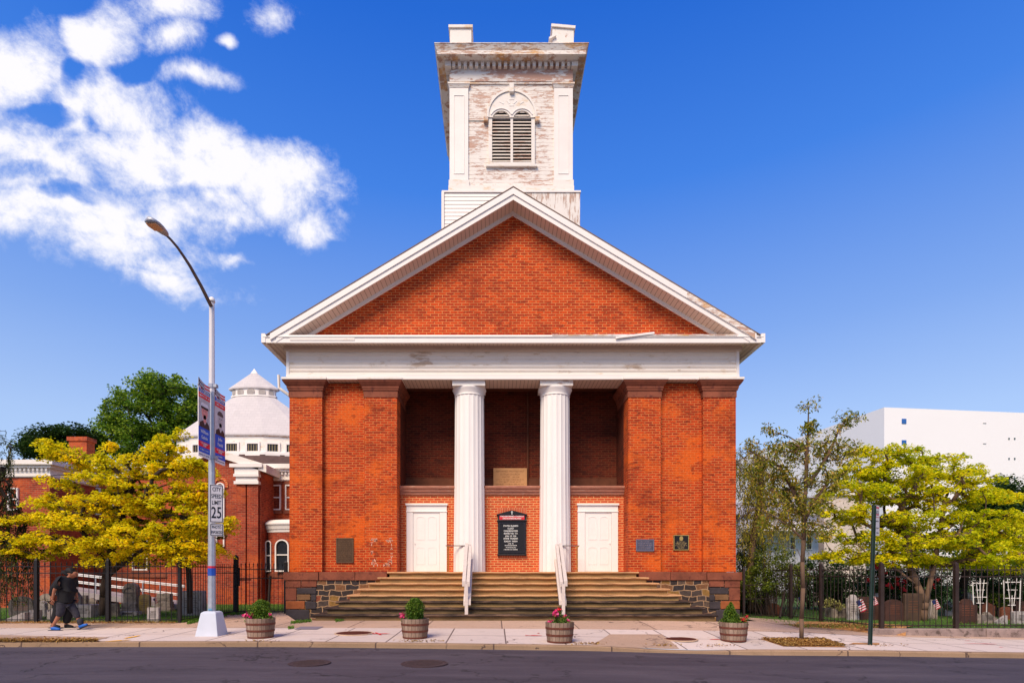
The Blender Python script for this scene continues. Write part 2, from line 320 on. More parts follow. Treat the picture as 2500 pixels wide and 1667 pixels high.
M['peel_crown'] = peel('flaking_cornice', th=.53, st=(1, 1, 7), scale=3.2, soil=(.66, .34, .09), soil_th=.57)
M['brown'] = plain('brownstone', (.235, .068, .036), .8, var=.35, scale=2.2, bump=.5, bscale=25, dirt=(.12, .03, .02), dirt_th=.60)
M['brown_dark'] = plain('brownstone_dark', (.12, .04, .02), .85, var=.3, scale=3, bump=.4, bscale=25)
M['ledge'] = plain('brownstone_ledge', (.42, .17, .11), .75, var=.25, scale=3, bump=.3, bscale=30, dirt=(.5, .3, .22), dirt_th=.6, stretch=(1, 1, 6))
t = NT('soffit_vinyl_bounce'); sp = t.new('ShaderNodeSeparateXYZ'); t.link(t.pos(), sp.inputs[0])
fx = t.math('FRACT', t.math('DIVIDE', sp.outputs[0], .125)); ln = t.math('LESS_THAN', fx, .1)
M['soffit'] = t.done(t.mix(ln, t.mix(t.noise(t.pos(), 1.2, 3), (.66, .52, .42), (.58, .47, .40)), (.22, .15, .11)), .6)  # warm tint of bounced light put into the base colour
def foundation():
    t = NT('rubble_stone'); uv, sp, pos = planar(t)
    wv = t.new('ShaderNodeVectorMath', operation='ADD'); nn = t.new('ShaderNodeTexNoise'); nn.inputs['Scale'].default_value = 2.4; nn.inputs['Detail'].default_value = 2; t.link(pos, nn.inputs['Vector'])
    ms = t.new('ShaderNodeVectorMath', operation='SCALE'); t.link(nn.outputs['Color'], ms.inputs[0]); ms.inputs['Scale'].default_value = .20; t.link(uv, wv.inputs[0]); t.link(ms.outputs[0], wv.inputs[1])
    b = t.new('ShaderNodeTexBrick'); b.inputs['Scale'].default_value = 1; b.inputs['Brick Width'].default_value = .37; b.inputs['Row Height'].default_value = .175; b.inputs['Mortar Size'].default_value = .013; b.offset = .43; b.squash = .7; b.squash_frequency = 3
    b.inputs['Color1'].default_value = (0, 0, 0, 1); b.inputs['Color2'].default_value = (1, 1, 1, 1); b.inputs['Mortar'].default_value = (.5, .5, .5, 1); b.inputs['Mortar Smooth'].default_value = .1; t.link(wv.outputs[0], b.inputs['Vector'])
    c = t.ramp(b.outputs['Color'], [(0, (.040, .027, .024)), (.28, (.070, .048, .040)), (.44, (.19, .085, .038)), (.58, (.038, .028, .028)), (.74, (.25, .13, .035)), (.86, (.22, .06, .03)), (.94, (.11, .07, .05))], 'CONSTANT')
    n = t.noise(pos, 12, 7, .7); c = t.mix(1, c, t.ramp(n, [(.25, .5), (.75, 1.5)]), 'MULTIPLY'); c = t.mix(b.outputs['Fac'], c, (.42, .25, .14))
    t.bump(t.math('ADD', t.math('MULTIPLY', b.outputs['Fac'], -1), n), .8, .03); return t.done(c, .85)
M['rubble'] = foundation()
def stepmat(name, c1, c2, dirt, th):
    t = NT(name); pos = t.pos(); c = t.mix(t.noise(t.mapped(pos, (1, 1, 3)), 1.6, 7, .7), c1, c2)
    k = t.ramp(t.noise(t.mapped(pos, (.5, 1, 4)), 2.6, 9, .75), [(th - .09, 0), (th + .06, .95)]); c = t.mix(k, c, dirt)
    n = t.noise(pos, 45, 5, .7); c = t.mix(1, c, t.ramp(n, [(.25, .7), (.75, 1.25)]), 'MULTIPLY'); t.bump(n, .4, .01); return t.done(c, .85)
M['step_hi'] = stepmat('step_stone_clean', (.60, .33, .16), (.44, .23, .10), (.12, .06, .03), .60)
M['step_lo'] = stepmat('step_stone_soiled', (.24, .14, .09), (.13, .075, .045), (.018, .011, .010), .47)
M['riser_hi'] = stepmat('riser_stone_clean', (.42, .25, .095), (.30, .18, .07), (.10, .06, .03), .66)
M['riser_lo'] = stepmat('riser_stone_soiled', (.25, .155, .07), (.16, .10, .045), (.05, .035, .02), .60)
M['black'] = flat('black_paint', (.012, .011, .013), .4)
M['iron'] = plain('black_iron', (.014, .012, .014), .5, var=.3, bump=.2)
M['iron_brown'] = plain('weathered_iron', (.03, .017, .014), .6, var=.4, bump=.2)
M['galv'] = plain('galvanised_steel', (.42, .43, .48), .42, .35, var=.15, scale=9, bump=.05)
M['galv_dark'] = plain('arm_steel', (.15, .12, .115), .5, .3, var=.2, scale=8)
M['pole_white'] = plain('painted_pole_base', (.55, .58, .66), .5, var=.06, scale=3, bump=.08)
M['wood_white'] = plain('painted_lumber', (.60, .52, .48), .6, var=.12, scale=6, bump=.2, dirt=(.36, .27, .21), dirt_th=.68, stretch=(3, 1, 3))
M['rust'] = plain('rusted_iron', (.42, .16, .03), .8, var=.4, scale=14, bump=.3)
M['text_white'] = flat('white_lettering', (.85, .85, .82))
M['bronze'] = plain('bronze_plaque', (.10, .055, .03), .45, .5, var=.2, scale=6, bump=.15)
M['bronze_hi'] = plain('bronze_relief', (.17, .10, .055), .4, .5, var=.2, scale=20)
M['brass'] = flat('brass', (.62, .42, .14), .35, .7)
M['glass'] = flat('dark_glass', (.02, .022, .03), .12)
M['asphalt'] = None
def asphalt():
    t = NT('asphalt'); pos = t.pos(); a = t.noise(pos, 260, 3, .7); b_ = t.noise(t.mapped(pos, (.25, 1.6, 1)), 1.3, 7, .7); c = t.ramp(b_, [(.28, (.040, .031, .041)), (.5, (.060, .047, .060)), (.72, (.088, .070, .084))])
    c = t.mix(1, c, t.ramp(a, [(.3, .55), (.6, 1.25), (.7, 2.6)]), 'MULTIPLY')
    k = t.ramp(t.noise(t.mapped(pos, (.6, 3, 1), (4, 0, 0)), 2.1, 8, .75), [(.60, 0), (.66, .7)]); c = t.mix(k, c, (.022, .016, .021))
    v = t.new('ShaderNodeTexVoronoi', feature='DISTANCE_TO_EDGE'); v.inputs['Scale'].default_value = .55; wv = t.new('ShaderNodeVectorMath', operation='ADD'); nn = t.new('ShaderNodeTexNoise'); nn.inputs['Scale'].default_value = 3; nn.inputs['Detail'].default_value = 6; t.link(pos, nn.inputs['Vector']); t.link(pos, wv.inputs[0]); t.link(nn.outputs['Color'], wv.inputs[1]); t.link(wv.outputs[0], v.inputs['Vector'])
    ck = t.math('MULTIPLY', t.math('LESS_THAN', v.outputs['Distance'], .011), t.ramp(t.noise(pos, .7, 2), [(.44, 0), (.54, .8)])); c = t.mix(ck, c, (.015, .012, .014))
    t.bump(a, .5, .006); return t.done(c, .8)
M['asphalt'] = asphalt()
def concrete(name, c1, c2, jx, jy, speck=0.2, crack=.006, jw=.022, off=(0, 0), spots=True):
    t = NT(name); pos = t.pos(); sp = t.new('ShaderNodeSeparateXYZ'); t.link(t.mapped(pos, (1, 1, 1), (off[0], off[1], 0)), sp.inputs[0])
    c = t.mix(t.noise(pos, .9, 8, .65), c1, c2); c = t.mix(1, c, t.ramp(t.noise(pos, 60, 4, .8), [(.25, 1 - speck), (.75, 1 + speck)]), 'MULTIPLY')
    ix = t.math('FLOOR', t.math('DIVIDE', sp.outputs[0], jx)); wn = t.new('ShaderNodeTexWhiteNoise', noise_dimensions='1D'); t.link(ix, wn.inputs['W']); c = t.mix(1, c, t.ramp(wn.outputs['Value'], [(0, .9), (1, 1.06)]), 'MULTIPLY')
    k = t.ramp(t.noise(t.mapped(pos, (1, 1, 1), (7, 7, 0)), 3.2, 9, .75), [(.56, 0), (.72, .5)]); c = t.mix(k, c, tuple(x * .55 for x in c2))
    jl = t.math('LESS_THAN', t.math('FRACT', t.math('DIVIDE', sp.outputs[0], jx)), jw / jx); jl2 = t.math('LESS_THAN', t.math('FRACT', t.math('DIVIDE', sp.outputs[1], jy)), jw / jy)
    v = t.new('ShaderNodeTexVoronoi', feature='DISTANCE_TO_EDGE'); v.inputs['Scale'].default_value = .42; wv = t.new('ShaderNodeVectorMath', operation='ADD'); nn = t.new('ShaderNodeTexNoise'); nn.inputs['Scale'].default_value = 2.2; nn.inputs['Detail'].default_value = 6; t.link(pos, nn.inputs['Vector']); t.link(pos, wv.inputs[0]); t.link(nn.outputs['Color'], wv.inputs[1]); t.link(wv.outputs[0], v.inputs['Vector'])
    ck = t.math('MULTIPLY', t.math('LESS_THAN', v.outputs['Distance'], crack), t.ramp(t.noise(pos, .5, 2), [(.45, 0), (.55, 1)]))
    ln = t.math('MAXIMUM', t.math('MAXIMUM', jl, jl2), ck); c = t.mix(t.math('MULTIPLY', ln, .85), c, (.07, .04, .035))
    t.bump(t.math('SUBTRACT', t.math('MULTIPLY', t.noise(pos, 60, 4), .4), ln), .5, .01); return t.done(c, .85)
M['flags'] = concrete('concrete_flags', (.66, .545, .49), (.55, .45, .405), 1.22, 1.62, .12, jw=.03, off=(.35, .35))
M['aggregate'] = concrete('exposed_aggregate', (.56, .38, .28), (.43, .29, .21), 1.9, 9.0, .42, jw=.028, off=(.4, 0))
M['patch'] = concrete('pebbled_patch', (.46, .31, .22), (.36, .24, .17), 40, 40, .5, crack=.009)
M['kerb'] = concrete('kerb_stone', (.42, .27, .17), (.22, .14, .08), 2.35, 50, .3, jw=.03, off=(.6, 0))
M['grass'] = plain('lawn', (.055, .12, .018), .95, var=.5, scale=5, bump=.8, bscale=80, dirt=(.16, .13, .03), dirt_th=.60)
M['earth'] = plain('yard_earth', (.10, .075, .045), .95, var=.4, scale=1, bump=.6)
# ---------------------------------------------------------------- the church
church = thing('church', 'red brick temple-front church with white pediment, two fluted columns and peeling white bell tower', 'church', (0, 3, 0))
ZP = 1.36; ZB = 7.44
b = MB()
b.box(-7.02, 7.02, 2.05, 26, .9, 7.70)                    # nave behind the porch; its front is the back of the porch
for s in (-1, 1):
    x0, x1 = sorted((s * 3.70, s * 7.02)); b.box(x0, x1, .75, 2.05, 1.0, 7.70)
b.build('wall', M['brick'], church)
for s in (-1, 1):
    x0, x1 = sorted((s * 4.74, s * 6.10)); MB().box(x0, x1, .48, .75, ZP, ZB).build('wall_panel', M['brick'], church)
    for xa, xb in ((3.70, 4.74), (6.10, 7.14)):
        x0, x1 = sorted((s * xa, s * xb)); p = MB().box(x0, x1, .30, .75, ZP, 6.93).build('pilaster', M['brick'], church)
        c = MB(); yb = .75 if xa > 5 else 1.9
        zz = [6.93, 7.14, 7.15, 7.20, 7.21, 7.27, 7.30, 7.40, 7.45]; oo = [.02, .02, .05, .05, .07, .07, .10, .17, .18]
        for k in range(len(zz) - 1):
            o0, o1 = oo[k], oo[k + 1]; c.frustum(x0 - o0, x1 + o0, .30 - o0, yb, zz[k], x0 - o1, x1 + o1, .30 - o1, yb, zz[k + 1])
        c.build('capital', M['brown'], p)
        MB().box(x0 - .19, x1 + .19, .10, .75, 7.453, 7.52).build('flashing', M['peel_light'], p)
# recess facing, lower wall, ledge
MB().box(-3.70, 3.70, 2.035, 2.05, 4.2, 7.70).build('recess_wall', M['brick_in_shade'], church)
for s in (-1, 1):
    x0, x1 = sorted((s * 3.70, s * 3.685)); MB().box(x0, x1, .95, 2.035, 4.2, 7.70).build('recess_wall', M['brick_in_shade'], church)
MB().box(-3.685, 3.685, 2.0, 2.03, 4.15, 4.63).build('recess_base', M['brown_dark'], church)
v = MB().box(-3.698, 3.698, .95, 2.04, ZP - .3, 3.92).build('vestibule_wall', M['brick_low'], church)
b = MB(); prof = [(.95, 3.90), (.90, 3.90), (.88, 3.96), (.87, 4.0), (.84, 4.0), (.83, 4.06), (.79, 4.09), (.77, 4.13), (.77, 4.18), (2.03, 4.20), (2.03, 3.90)]
b.prism_x(prof, -3.695, 3.695); b.build('ledge', M['ledge'], church)
tube = MB().tube([(.58, 1.98, 4.2), (.58, 1.98, 7.7)], .035, 8).build('conduit', M['brown_dark'], church)
# entablature
b = MB().box(-7.20, 7.20, .27, 1.10, 7.47, 8.57).box(-7.20, 7.20, 1.1, 26, 7.72, 8.57)
for s in (-1, 1):
    x0, x1 = sorted((s * 7.02, s * 7.20)); b.box(x0, x1, 1.1, 26, 7.47, 7.72)
b.build('beam', M['soffit'], church)
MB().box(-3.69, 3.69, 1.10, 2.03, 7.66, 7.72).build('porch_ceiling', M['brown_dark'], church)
b = MB(); nb = 6; h = (8.37 - 7.62) / nb
pts = []
for k in range(nb): pts += [(.215, 7.62 + k * h), (.245, 7.62 + (k + 1) * h - .004)]
b.prism_x([(p[0], p[1]) for p in pts] + [(.27, 8.37), (.27, 7.62)], -7.12, 7.12)
t_ = peel('stained_siding', (.94, .85, .75), (.74, .56, .40), (1, 1, 4), .62, .9, (.70, .55, .38), .66); b.build('frieze_siding', t_, church)
b = MB()
for s in (-1, 1):
    x0, x1 = sorted((s * 7.12, s * 7.21)); b.box(x0, x1, .20, .275, 7.60, 8.37)
b.box(-7.22, 7.22, .17, .272, 7.47, 7.52).box(-7.21, 7.21, .19, .272, 7.52, 7.62); b.build('frieze_trim', M['white_clean'], church)
b = MB().prism_x([(.14, 8.37), (.27, 8.37), (.27, 8.56), (.17, 8.56)], -7.27, 7.27)
for s in (-1, 1):
    x0, x1 = sorted((s * 7.20, s * 7.27)); b.box(x0, x1, .27, 26, 8.37, 8.56)
b.build('bed_moulding', peel('stained_board', (.66, .54, .45), (.14, .09, .06), (.6, 1, 2), .66, 1.3, (.30, .2, .13), .68), church)
# horizontal cornice with soffit and gutters
b = MB().prism_x([(-.27, 8.45), (.20, 8.53), (.20, 8.56), (-.27, 8.48)], -7.72, 7.72)
for s in (-1, 1): b.add([(s * 7.2, .2, 8.53), (s * 7.72, -.2, 8.45), (s * 7.72, 26, 8.45), (s * 7.2, 26, 8.53)], [(0, 1, 2, 3) if s < 0 else (3, 2, 1, 0)])
b.build('soffit', M['soffit'], church)
b = MB().prism_x([(-.32, 8.43), (-.25, 8.43), (-.25, 8.60), (-.32, 8.60)], -7.73, 7.73).prism_x([(-.35, 8.60), (-.345, 8.66), (.33, 8.70), (.33, 8.60)], -7.73, 7.73)
cf_ = b.build('cornice', M['white_clean'], church)
for s in (-1, 1):
    x0, x1 = sorted((s * 7.66, s * 7.78)); MB().box(x0, x1, -.34, 26, 8.43, 8.71).build('gutter', M['white_clean'], church)
MB().box(-6.9, -4.9, -.335, -.322, 8.50, 8.60).build('flaking_strip', M['peel_light'], cf_)
MB().box(1.2, 6.9, -.36, -.346, 8.63, 8.675).build('flaking_strip', M['peel_crown'], cf_)
m_lo = Matrix.Translation((3.75, -.37, 8.64)) @ Matrix.Rotation(R(-7), 4, 'Y'); MB().box(-.6, .6, -.012, .012, -.03, .03, m_lo).build('loose_trim', M['white_clean'], cf_)
# pediment
SL = .599; AZ = 13.23
MB().prism_y([(-7.0, 8.62), (7.0, 8.62), (0, 8.62 + 7.0 * SL + .12)], .30, .60).build('tympanum', M['brick_tymp'], church)
def rake(z_hi, z_lo, y0, y1, xe, name, mat, par=church, x_in=0.0):
    """two sloping boards; z offsets below the outer apex line"""
    for s in (-1, 1):
        P = [(0, AZ - z_lo), (0, AZ - z_hi), (s * xe, AZ - z_hi - xe * SL), (s * xe, AZ - z_lo - xe * SL)]
        if s > 0: P = P[::-1]
        MB().prism_y(P, y0, y1).build(name, mat, par)
rake(.035, .235, -.37, -.22, 7.50, 'rake_crown', M['white_clean'])
rake(.235, .395, -.335, -.30, 7.32, 'rake_fascia', M['white_clean'])
rake(.345, .392, -.30, .26, 7.12, 'rake_soffit', M['soffit'])
rake(.392, .505, .24, .302, 6.72, 'rake_board', M['white'])
for s in (-1, 1):
    P = [(0, AZ), (0, AZ - .035), (s * 7.62, AZ - .035 - 7.62 * SL), (s * 7.62, AZ - 7.62 * SL)]
    if s > 0: P = P[::-1]
    MB().prism_y(P, -.38, 26.2).build('roof', plain('roof_shingle', (.20, .13, .10), .9, var=.3), church)
MB().prism_y([(-7.0, 8.6), (7.0, 8.6), (0, 8.6 + 7 * SL)], 25.6, 25.9).build('rear_gable', M['brick'], church)
sh = MB(); P = [(5.35, AZ - .04 - 5.35 * SL), (7.45, AZ - .04 - 7.45 * SL), (7.45, AZ - .225 - 7.45 * SL), (5.35, AZ - .225 - 5.35 * SL)]
sh.prism_y(P[::-1], -.376, -.371).build('bare_rake_strip', M['peel_crown'], church)
# columns
for s in (-1, 1):
    cx, cy = s * 1.405, .80
    prof = [(.525 - .05 * k / 12 - .006 * math.sin(math.pi * k / 12), 1.36 + (7.06 - 1.36) * k / 12) for k in range(13)]
    fl = lambda a, z: 1 - .035 * abs(math.sin(a * 10)) ** .7
    c = MB().lathe(prof, cx, cy, 120, fl).build('column', M['column'], church, smooth=False)
    MB().lathe([(.475, 7.05), (.49, 7.08), (.475, 7.09), (.48, 7.12), (.53, 7.24), (.555, 7.285), (.55, 7.31)], cx, cy, 48).build('capital', M['white'], c, smooth=True)
    MB().box(cx - .525, cx + .525, cy - .525, cy + .525, 7.305, 7.466).build('abacus', M['peel_light'], c)
# doors
def door(cx, lx):
    """cx centre of frame, lx centre of leaf"""
    f = MB(); x0, x1 = cx - .665, cx + .665
    f.box(x0, lx - .44, .90, .96, ZP, 3.36).box(lx + .44, x1, .90, .96, ZP, 3.36).box(x0, x1, .90, .96, 3.36, 3.55)
    f.box(x0 - .015, x1 + .015, .88, .96, 3.33, 3.365).box(x0 - .03, x1 + .03, .85, .96, 3.55, 3.61)
    d = f.build('door', M['white_clean'], church, bevel=.006)
    lf = MB().box(lx - .43, lx + .43, .925, .955, ZP + .01, 3.33)
    lf.box(lx - .445, lx + .445, .945, .949, ZP, 3.345); lf_o = lf.build('door_leaf', M['white_clean'], d)
    for px in (-.19, .19):
        for z0, zs, rs in ((2.42, 3.10, .09), (1.60, 2.12, .06)):
            out = arch(lx + px - .145, lx + px + .145, z0, zs, 10, rs); inn = arch(lx + px - .125, lx + px + .125, z0 + .02, zs, 10, rs - .02)
            m = MB().plate([out, inn], FACE(0, .922, 0), .012); m.build('door_panel', M['white'], d)
    s = -1 if cx < 0 else 1
    MB().lathe([(.012, 0), (.02, .01), (.02, .03), (0.004, .036)], 0, 0, 10).v
    k = MB().tube([(lx - s * -.38 * 1, .925, 2.30), (lx - s * -.38, .89, 2.30)], [.012, .02], 8).build('handle', M['white'], d)
door(-2.825, -2.835); door(2.835, 2.85)
# stairs
st = thing('stairs', None, None); st.parent = church; st.location = (0, -3, 0)
for i in range(8):
    hw = 3.965 + .237 * i; y = -.307 * i; z = ZP - .17 * i; yb = .76 if i else .95
    b = MB(); n = 5
    prof = [(y + .055, z - .066), (y + .022, z - .060), (y, z - .036), (y + .014, z - .011), (y + .045, z), (.32, z), (.32, z - .062)]
    if i == 0: prof = prof[:5] + [(.28, z), (.28, z - .062)]
    # a little irregular wear along the nosing
    xs = np.linspace(-hw, hw, 40); vs = []; m = len(prof)
    for q, x in enumerate(xs):
        wv = .006 * math.sin(q * 1.7 + i) + random.uniform(-.003, .003)
        for k, (py, pz) in enumerate(prof): vs.append((x, py + (0 if k > 4 else wv), pz + (wv * .7 if 0 < k < 5 else 0)))
    fs = [(q * m + k, (q + 1) * m + k, (q + 1) * m + (k + 1) % m, q * m + (k + 1) % m) for q in range(39) for k in range(m)]
    fs += [tuple(range(m)), tuple(39 * m + k for k in range(m - 1, -1, -1))]
    b.add(vs, fs)
    if i == 0: b.box(-3.69, 3.69, .285, .955, z - .06, z)
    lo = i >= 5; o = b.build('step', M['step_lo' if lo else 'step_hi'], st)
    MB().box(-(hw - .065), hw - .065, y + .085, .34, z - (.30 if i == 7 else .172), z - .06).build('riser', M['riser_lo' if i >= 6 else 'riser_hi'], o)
# foundation
slate_b = plain('slate_block', (.055, .042, .046), .8, var=.35, bump=.6, bscale=20); ochre_b = plain('brown_block', (.20, .10, .045), .85, var=.3, bump=.5, bscale=20); red_b = plain('red_block', (.34, .095, .03), .85, var=.3, bump=.5, bscale=20)
for s in (-1, 1):
    x0, x1 = sorted((s * 3.98, s * 7.27)); xa, xb = sorted((s * 3.98, s * 7.18))
    MB().box(xa, xb, .16, .95, -.4, 1.09).build('foundation', M['rubble'], church)
    segs = [3.98, 5.0, 6.15, 7.27]
    for q in range(3):
        a0, a1 = sorted((s * (segs[q] + .008), s * (segs[q + 1] - .008))); MB().box(a0, a1, .10 + .02 * (q % 2), .97, 1.09, 1.365 - .01 * q).build('water_table', M['brown'], church, bevel=.012)
    a0, a1 = sorted((s * 6.2, s * 7.22))
    stones = [(6.22, 6.7, .88, 1.08, 'brown'), (6.72, 7.21, .86, 1.08, 'brown'), (6.86, 7.21, .45, .84, 'brown'), (6.45, 7.2, -.2, .16, 'd'), (6.24, 6.84, .66, .85, 'd'), (6.42, 6.84, .46, .64, 'o'), (6.24, 6.40, .44, .64, 'd'), (6.24, 6.58, .18, .42, 'd'), (6.60, 7.2, .18, .43, 'r')]
    for (p, q, z0, z1, mm) in stones:
        c0, c1 = sorted((s * p, s * q)); MB().box(c0, c1, .13, .5, z0, z1).build('quoin_stone', {'brown': M['brown'], 'd': slate_b, 'o': ochre_b, 'r': red_b}[mm], church, bevel=.015)
    c0, c1 = sorted((s * 7.02, s * 7.16)); MB().box(c0, c1, .98, 26, -.4, 1.05).build('side_foundation', M['rubble'], church)
MB().box(-7.0, 7.0, .97, 2.0, -.3, 1.0).build('footing', M['rubble'], church)
gp = MB().tube([(PX(640, 19.0), 1.0, PZ(861, 19)), (PX(641, 19), 1.0, PZ(891, 19)), (PX(665, 19), 1.0, PZ(908, 19))], .05, 6).build('downspout', M['white'], church)
# ghost of a removed plaque: old mortar on the left pier
old_m = flat('old_mortar', (.62, .36, .26), .9); Rg = random.Random(3)
for (x0, y0, x1, y1) in ((810, 500, 815, 745), (990, 495, 995, 740), (815, 742, 990, 746), (820, 500, 860, 520), (950, 500, 990, 530), (815, 690, 850, 745), (940, 690, 990, 740)):
    b = MB()
    for k in range(9):
        a = Rg.random(); c_ = Rg.random(); zx = x0 + (x1 - x0) * a; zy = y0 + (y1 - y0) * c_
        X = PX((690 + zx / 3.733) * .9408, 18.3); Z = PZ((1180 + zy / 3.733) * .9408, 18.3)
        ww = Rg.choice((.04, .012)); hh = .010 if ww > .02 else .035; b.box(X - ww, X + ww, .2955, .302, Z - hh, Z + hh)
    b.build('mortar_mark', old_m, church)
# ---- tower
DT = 20.0; t_half = 2.154
tw = thing('tower', None, None); tw.parent = church; tw.location = (0, 0, 0)
b = MB(); xs = [-2.385 + k * 0 for k in range(1)]
nb = 26; zz0, zz1 = 11.0, 14.50; h = (zz1 - zz0) / nb; pts = []
for k in range(nb): pts += [(1.848, zz0 + k * h), (1.862, zz0 + (k + 1) * h - .003)]
b.prism_x(pts + [(1.9, zz1), (1.9, zz0)], -2.385, .35); b.build('clapboard', M['white_clean'], tw)
MB().box(.35, 2.385, 1.85, 1.9, 11.0, 14.50).build('vertical_boarding', M['peel_v'], tw)
MB().box(-2.38, 2.38, 1.9, 6.45, 10.2, 14.50).box(-2.41, 2.41, 1.82, 6.47, 14.50, 14.56).box(-2.42, -2.33, 1.80, 1.86, 11, 14.5).build('tower_base', M['white'], tw)
MB().box(-2.19, 2.19, 1.93, 6.36, 14.56, 14.80).build('plinth', M['peel_light'], tw)
MB().box(-2.10, 2.10, 2.06, 6.25, 14.80, 18.50).build('tower_wall', M['peel'], tw)
for (x0, x1) in ((-2.154, -1.50), (1.50, 2.154)):
    for (y0, y1) in ((2.0, 2.65), (5.65, 6.31)):
        p = MB().box(x0, x1, y0, y1, 15.03, 18.26).build('pilaster', M['white'], tw)
        MB().box(x0 - .03, x1 + .03, y0 - .03, y1 + .03, 14.80, 15.03).build('pilaster_base', M['peel_light'], p)
        MB().frustum(x0 - .01, x1 + .01, y0 - .01, y1 + .01, 18.26, x0 - .05, x1 + .05, y0 - .05, y1 + .05, 18.36).box(x0 - .06, x1 + .06, y0 - .06, y1 + .06, 18.36, 18.42).build('pilaster_cap', M['peel_crown'], p)
        if y0 < 3:
            MB().plate([rect(x0 + .14, x1 - .14, 15.25, 18.0), rect(x0 + .16, x1 - .16, 15.27, 17.98)], FACE(0, 1.995, 0), .02).build('panel_trim', M['white'], p)
MB().box(-2.13, 2.13, 2.02, 6.29, 18.42, 18.49).build('architrave', M['peel_crown'], tw)
MB().box(-2.154, 2.154, 2.0, 6.31, 18.49, 19.12).build('frieze', peel('frieze_paint', th=.50, st=(1, 1, 4), under=(.55, .26, .18)), tw)
b = MB(); dw = .11
for k in range(21):
    x = -2.0 + k * .2; b.box(x - dw / 2, x + dw / 2, 1.86, 2.0, 18.90, 19.10)
    yq = 2.16 + k * .2
    for s in (-1, 1): b.box(*sorted((s * 2.154, s * 2.294)), yq - dw / 2, yq + dw / 2, 18.90, 19.10)
for s in (-1, 1): b.box(*sorted((s * 2.09, s * 2.31)), 1.84, 2.08, 18.89, 19.11)
b.build('dentil_band', M['peel_light'], tw)
b = MB().frustum(-2.56, 2.56, 1.594, 6.716, 19.07, -2.56, 2.56, 1.594, 6.716, 19.21).frustum(-2.565, 2.565, 1.59, 6.72, 19.21, -2.63, 2.63, 1.52, 6.78, 19.37).box(-2.64, 2.64, 1.51, 6.79, 19.37, 19.39)
b.build('cornice', M['peel_crown'], tw)
for cx, cy, tilt in ((-1.76, 2.25, 0), (1.80, 2.25, 5), (-1.76, 5.9, 0), (1.80, 5.9, 0)):
    p = MB().box(cx - .37, cx + .37, cy - .37, cy + .37, 19.39, 20.22).build('corner_block', peel('block_paint', th=.62, st=(3, 3, 1)), tw)
    Mt = Matrix.Translation((cx, cy, 20.22)) @ Matrix.Rotation(R(tilt), 4, 'Y'); q = MB().box(-.42, .42, -.42, .42, 0, .09, Mt)
    if tilt: q.box(-.62, -.36, -.45, .3, -.16, -.10, Matrix.Translation((cx, cy, 20.22)) @ Matrix.Rotation(R(-28), 4, 'Y'))
    q.build('block_cap', M['peel_light'], p)
# louvred belfry window
wx = .017; yf = 2.0
wo = MB().plate([arch(wx - .81, wx + .81, 15.58, 17.26, 24, .86), arch(-.667, -.025, 15.65, 17.12, 14, .33), arch(.062, .704, 15.65, 17.12, 14, .33)], FACE(0, yf + .02, 0), .08).build('window', M['peel_light'], tw)
MB().plate([arch(wx - .87, wx + .87, 17.20, 17.28, 28, .90), arch(wx - .80, wx + .80, 17.19, 17.28, 28, .83)], FACE(0, yf - .02, 0), .07).build('hood', M['peel_light'], wo)
MB().box(wx - .98, wx - .82, yf - .08, yf + .06, 17.06, 17.20).build('hood_stop', M['peel_crown'], wo)
MB().box(wx + .82, wx + .98, yf - .08, yf + .06, 17.06, 17.20).build('hood_stop', M['peel_crown'], wo)
MB().box(wx - .08, wx + .08, yf - .13, yf + .05, 18.02, 18.34).build('keystone', M['peel_light'], wo, bevel=.02)
MB().box(wx - .90, wx + .90, yf - .03, yf + .06, 15.51, 15.57).build('sill', M['peel_light'], wo)
MB().box(-.7, .72, yf + .052, yf + .058, 15.6, 17.6).build('dark_backing', M['black'], wo)  # black sheet standing in for the unlit inside behind the louvres
b = MB()
for (xa, xb) in ((-.667, -.025), (.062, .704)):
    c_ = (xa + xb) / 2
    for k in range(16):
        z = 15.67 + k * .114; hw = .318
        if z + .05 > 17.12: hw = max(.05, math.sqrt(max(.0, .32 ** 2 - min(.315, z + .05 - 17.12) ** 2)))
        if z > 17.38: continue
        b.prism_x([(yf + .045, z + .066), (yf - .005, z), (yf - .012, z + .012), (yf + .03, z + .076)], c_ - hw, c_ + hw)
b.build('louvre', peel('louvre_paint', (.74, .66, .58), th=.58, st=(1, 1, 9)), wo)
b = MB()
for cx in (-.346, .383):
    b.plate([[(cx + .42 * math.cos(a), 17.12 + .42 * math.sin(a)) for a in [math.pi * (.15 + .7 * k / 12) for k in range(13)]] + [(cx + .385 * math.cos(a), 17.12 + .385 * math.sin(a)) for a in [math.pi * (.85 - .7 * k / 12) for k in range(13)]]], FACE(0, yf - .03, 0), .03)
for (dx, dz, a) in ((-.35, 17.72, 30), (-.12, 17.74, 45), (.12, 17.74, -45), (.35, 17.72, -30), (0, 17.84, 0), (0, 17.62, 0)):
    b.box(-.08, .08, -.008, .008, -.015, .015, Matrix.Translation((wx + dx, yf - .022, dz)) @ Matrix.Rotation(R(a), 4, 'Y'))
b.build('tracery', M['white'], wo)
MB().box(-1.5, -.82, 2.052, 2.066, 17.13, 17.16).build('split_board', M['black'], tw)

